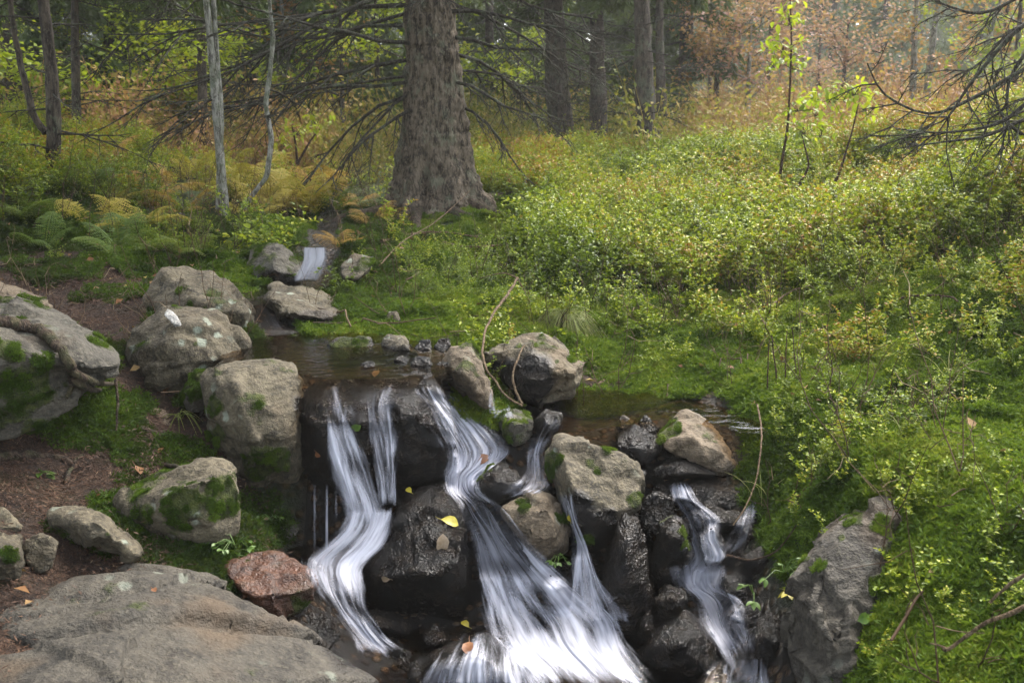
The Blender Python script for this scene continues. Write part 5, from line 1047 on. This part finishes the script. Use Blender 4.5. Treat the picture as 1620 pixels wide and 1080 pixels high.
def twig(label, pts, wpx, mat='twig', lift=.01, name='twig', cat='twig', forks=(), d=None):
    pl = []
    for q in pts:
        if len(q) > 2: pl.append(P(*q))
        else:
            h, nn = hit(*q); pl.append(h + nn * lift)
    pp = catmull(np.array(pl), len(pl) * 5); o0 = pp.mean(0); g = Geo(); k = len(pp); dm = pp[:, 1].mean()
    wob = np.c_[noise(pp, 30, 3), noise(pp, 30, 4), noise(pp, 30, 5)] * wpx / FPX * dm * .25
    g.tube(pp + wob - o0, np.linspace(wpx, wpx * .55, k) / FPX * dm / 2 * (1 + .18 * noise(pp, 40, 8)), 7)
    for f in forks:
        fl = [P(*q) if len(q) > 2 else (lambda h: h[0] + h[1] * lift)(hit(*q)) for q in f]; fp = catmull(np.array(fl), 12); g.tube(fp - o0, np.linspace(wpx * .6, wpx * .25, 12) / FPX * dm / 2, 5)
    o = link(name, g.mesh(name), M[mat], loc=o0); tag(o, label, cat); return o
twig('curving bare stem arching from the bank down to the main fall', [(818,440,5.0),(800,470,4.75),(778,500,4.55),(765,535,4.3),(766,575,4.02),(785,605,3.93),(800,625,3.88),(826,642,3.86)], 5, forks=[[(818,440,5.0),(830,460,5.0),(838,478,5.05)],[(818,440,5.0),(795,432,5.1),(760,440,5.3)]])
twig('thin reddish twig leaning on the tilted boulder', [(826,640,3.9),(815,615,3.95),(812,590,4.0),(822,560,4.1),(830,545,4.2)], 4.5)
twig('long thin dead twig lying across the mossy mound', [(700,395),(740,402),(790,400),(830,388),(865,372)], 4, lift=.06)
twig('upper thin dead branch lying on the mossy mound', [(600,392),(650,380),(700,376),(760,385)], 4, lift=.05)
twig('pale bare twig rising from mound toward massive trunk', [(600,420,6.2),(640,380,6.6),(690,350,7.2),(745,300,7.8)], 2.2)
twig('bent pale stick at the bottom right edge, longer one', [(1700,935,2.1),(1620,960,2.12),(1550,990,2.16),(1500,1026,2.2),(1494,1026,2.2)], 9, forks=[[(1498,1026,2.2),(1485,1020,2.2),(1470,1017,2.2)]])
twig('short pale stick above the bent one at right edge', [(1700,855,2.15),(1620,908,2.2),(1566,952,2.24)], 9)
twig('thin twig hanging beside the right trickle', [(1198,640,4.1),(1205,690,3.78),(1196,760,3.6),(1180,800,3.5),(1160,830,3.42)], 3.5, 'twig')
twig('brown twig at the foot of right bank by the big bank rock', [(1150,838+40,3.35),(1190,885,3.25),(1230,870,3.15),(1260,830,3.1)], 4, 'deadtwig')
twig('straight stick lying on moss right of the pool', [(945,610),(985,582),(1010,562),(1030,548)], 5)
twig('second stick lying on moss beside the straight one', [(1005,560),(1040,545),(1075,528)], 5)
twig('short orange stick stuck in the moss bank', [(1068,590),(1085,565),(1095,550)], 5)
twig('dead twig arching over the right moss slope', [(1220,500),(1260,470),(1300,472),(1345,490)], 4, lift=.05)
twig('long dark twig low on the right slope', [(1400,490),(1450,478),(1500,480),(1520,488)], 4.5, 'deadtwig', .04)
twig('broken grey stick lying in mid slope bilberries', [(1010,440),(1050,430),(1055,415)], 5, lift=.08)
twig('fallen branch half hidden at the far end of right pool', [(1042,650),(1075,640),(1100,648),(1120,655)], 8, 'root')
for j, (x, lb) in enumerate([(1212,'first'),(1226,'second'),(1240,'third'),(1258,'fourth')]):
    twig('thin dry brown stalk, %s from the left in the row above the right bank' % lb, [(x, 655, 4.25 + .05 * j), (x + 2, 600, 4.3 + .05 * j), (x + 5 * (-1) ** j, 535 - 6 * j, 4.35 + .05 * j)], 3, 'deadtwig', name='dry_stalk', cat='stalk')
twig('thick dark root snaking over the huge mossy boulder', [(-60,500),(0,513),(40,522),(80,545),(108,570),(118,592)], 26, 'root', .02, 'tree_root', 'root', forks=[[(115,585),(112,605),(104,626)],[(118,592),(125,612),(124,634)],[(118,590),(140,610),(158,622)],[(112,580),(150,600),(178,612)]])
twig('brown root crossing the dirt bank beneath the huge boulder', [(150,700),(180,690),(215,680),(245,686),(262,690)], 16, 'root', .0, 'tree_root', 'root')
twig('thick root lying along the path at left edge', [(-60,735),(0,728),(40,722),(85,722),(110,732)], 20, 'root', .0, 'tree_root', 'root')
twig('short root loop sticking from the mossy path bank', [(100,768),(112,745),(116,730),(130,722)], 8, 'root', .01, 'tree_root', 'root')
twig('thin root hanging in the gap between left boulders', [(183,600,3.9),(186,640,3.85),(184,680,3.8)], 6, 'root', .0, 'tree_root', 'root')
twig('root at the trail edge on the left slope', [(-40,425),(0,422),(30,420),(60,425)], 12, 'root', .01, 'tree_root', 'root')
twig('crooked root crossing the dirt right of the huge boulder', [(200,700),(230,720),(262,735),(300,740)], 10, 'root', .0, 'tree_root', 'root')
twig('mossy root curving below the flat buried rock', [(170,725),(205,712),(240,705),(275,712),(300,705)], 12, 'root', .0, 'tree_root', 'root')
twig('root end poking from the bank near the small brown stone', [(120,690),(150,712),(175,735),(180,752)], 9, 'root', .0, 'tree_root', 'root')
def fallen(label, px, py, mat, L=.05, name='fallen_leaf', rz=None, group=None):
    h, nn = hit(px, py)
    g = Geo(); n = 7; t = np.linspace(0, 1, n); w_ = (np.sin(t ** .8 * math.pi) * .27 + .08 * np.abs(np.sin(t * 12)) * np.sin(t * math.pi)) * L + .0008; z = .12 * L * np.sin(t * 3)
    v = np.r_[np.c_[(t - .5) * L, w_, z + .3 * w_], np.c_[(t - .5) * L, 0 * t, z], np.c_[(t - .5) * L, -w_, z + .3 * w_]]; i = np.arange(n - 1)
    g.add(v, np.r_[np.stack([i, i + n, i + n + 1, i + 1], 1), np.stack([i + n, i + 2 * n, i + 2 * n + 1, i + n + 1], 1)]); g.tube(np.array([(.5 * L, 0, z[-1]), (.68 * L, .03 * L, z[-1] + .05 * L), (.85 * L, .02 * L, z[-1] + .12 * L)]), [.0012, .001, .0008], 4)
    o = link(name, g.mesh(name), M[mat], loc=h + nn * .008); o.rotation_euler = Euler(align([nn + np.array((0, -.25, .2))], [rz if rz is not None else rc.uniform(0, 6.28)])[0]); tag(o, label, 'leaf', group)
for a in [('yellow leaf lying on the large black boulder in the centre',710,828,'lf_yellow',.07),('pale tan leaf below the yellow one on the black boulder',697,858,'lf_tan',.075),('small yellow leaf at the top edge of the black boulder',648,778,'lf_yellow',.035),('green leaf stuck on the dark rock wall between curtains',565,672,'lf_green',.05),('orange brown leaf on the dark rock wall left side',503,716,'lf_brown',.03),
          ('tiny brown leaf on the black boulder left face',612,912,'lf_tan',.035),('yellow brown leaf on the rounded bottom black rock',742,1028,'lf_brown',.06),('yellow leaf under the black boulder near white water',736,990,'lf_yellow',.04),('tan leaf at the lip of the rock wall',596,594,'lf_tan',.05),('curled orange leaf caught above the pyramid stone',764,728,'lf_brown',.06),
          ('small round yellow leaf on the edge of the mossy split rock',904,818,'lf_yellow',.025),('white tan leaf on moss above the upper pool',645,512,'lf_tan',.06),('second tan leaf on moss above the upper pool',664,518,'lf_tan',.05),('orange leaf on the moss right of the pool',1186,542,'lf_brown',.06),('brown leaf on the moss beside a dry stalk',1196,520,'lf_tan',.05),
          ('cream leaf on the mossy hump by the right pool',1078,606,'lf_tan',.06),('brown leaf on the mossy hump by the right pool',1092,612,'lf_brown',.06),('pale leaf among bilberries on the right slope',1316,470,'lf_tan',.10),('brown leaf at the end of the slab near reddish rock',388,945,'lf_brown',.03),('small orange leaf on the big flat slab',245,937,'lf_brown',.025),('green leaf against the big bank rock',1362,978,'lf_green',.05),('dead brown leaf in the moss at lower right',1568,1032,'lf_brown',.03)]:
    fallen(*a)
def herb(label, px, py, d, n, spread, L, mat, name='herb'):
    b = P(px, py, d); t = empty(name, b); tag(t, label, 'plant'); gs = Geo(); lv = []
    for j in range(n):
        a = rc.uniform(0, 6.28); e = np.array((math.cos(a) * spread, math.sin(a) * spread * .6 - .03, rc.uniform(.0, .8) * spread)); gs.tube(np.array([(0, 0, 0), e * .5 + (0, 0, .02), e]), [.0018, .0014, .001], 4)
        for k_ in range(3):
            o = link('leaf', HM[mat], None, t, e); lv.append(o); o.rotation_euler = (rc.normal(0, .3), rc.normal(.2, .3), a + (k_ - 1) * .9); q = L * rc.uniform(.7, 1.2); o.scale = (q, q, q)
    st = link('stem', gs.mesh('stem'), M['lf_green'], t)
    for o in lv: o.parent = st
HM = {}
for k_ in ('lf_green', 'lf_yellow', 'yellowgreen'):
    m = leafmesh(1.0, .6).mesh('leaf'); m.materials.append(M[k_]); HM[k_] = m
herb('bright green leafy plant hanging over the right cascade', 1240, 905, 3.02, 8, .08, .028, 'lf_green')
herb('lower green leaflets dangling beside the right cascade', 1192, 940, 3.08, 4, .05, .032, 'lf_green')
herb('pale cream leaflets under the leafy plant', 1246, 935, 3.0, 3, .03, .035, 'lf_yellow')
herb('tiny green plant in the dark hollow left of the curtains', 430, 824, 3.66, 6, .04, .022, 'lf_green')
herb('green plant at the foot of the moss fronted block', 372, 862, 3.2, 9, .06, .025, 'lf_green')
herb('dark green strap leaves on the path bank at left', 58, 752, 3.5, 5, .05, .045, 'lf_green')
herb('green plant in the crevice of the mossy split rock', 884, 885, 3.4, 6, .03, .022, 'lf_green')

# ------------------------------------------------------------------ haze
hz = bmesh.new(); bmesh.ops.create_cube(hz, size=1.0); me = bpy.data.meshes.new('haze'); hz.to_mesh(me); hz.free()
b = NB('haze_air'); pv = b.n('ShaderNodeVolumePrincipled'); b.set(pv, 'Color', (.98, .97, .93, 1)); b.set(pv, 'Density', .0014); b.set(pv, 'Anisotropy', .2); b.t.links.new(pv.outputs[0], b.out.inputs['Volume'])
zmax = max(float(gv[:, 2].max()), 48.0) + 4; zmin = float(gv[:, 2].min()) - 1
o = link('haze', me, b.m, loc=((gx[0] + gx[-1]) / 2, (gy[0] + gy[-1]) / 2, (zmin + zmax) / 2)); o.scale = (gx[-1] - gx[0] + 4, gy[-1] - gy[0] + 4, zmax - zmin); tag(o, 'thin pale mist between the far trees', 'haze', kind='stuff')
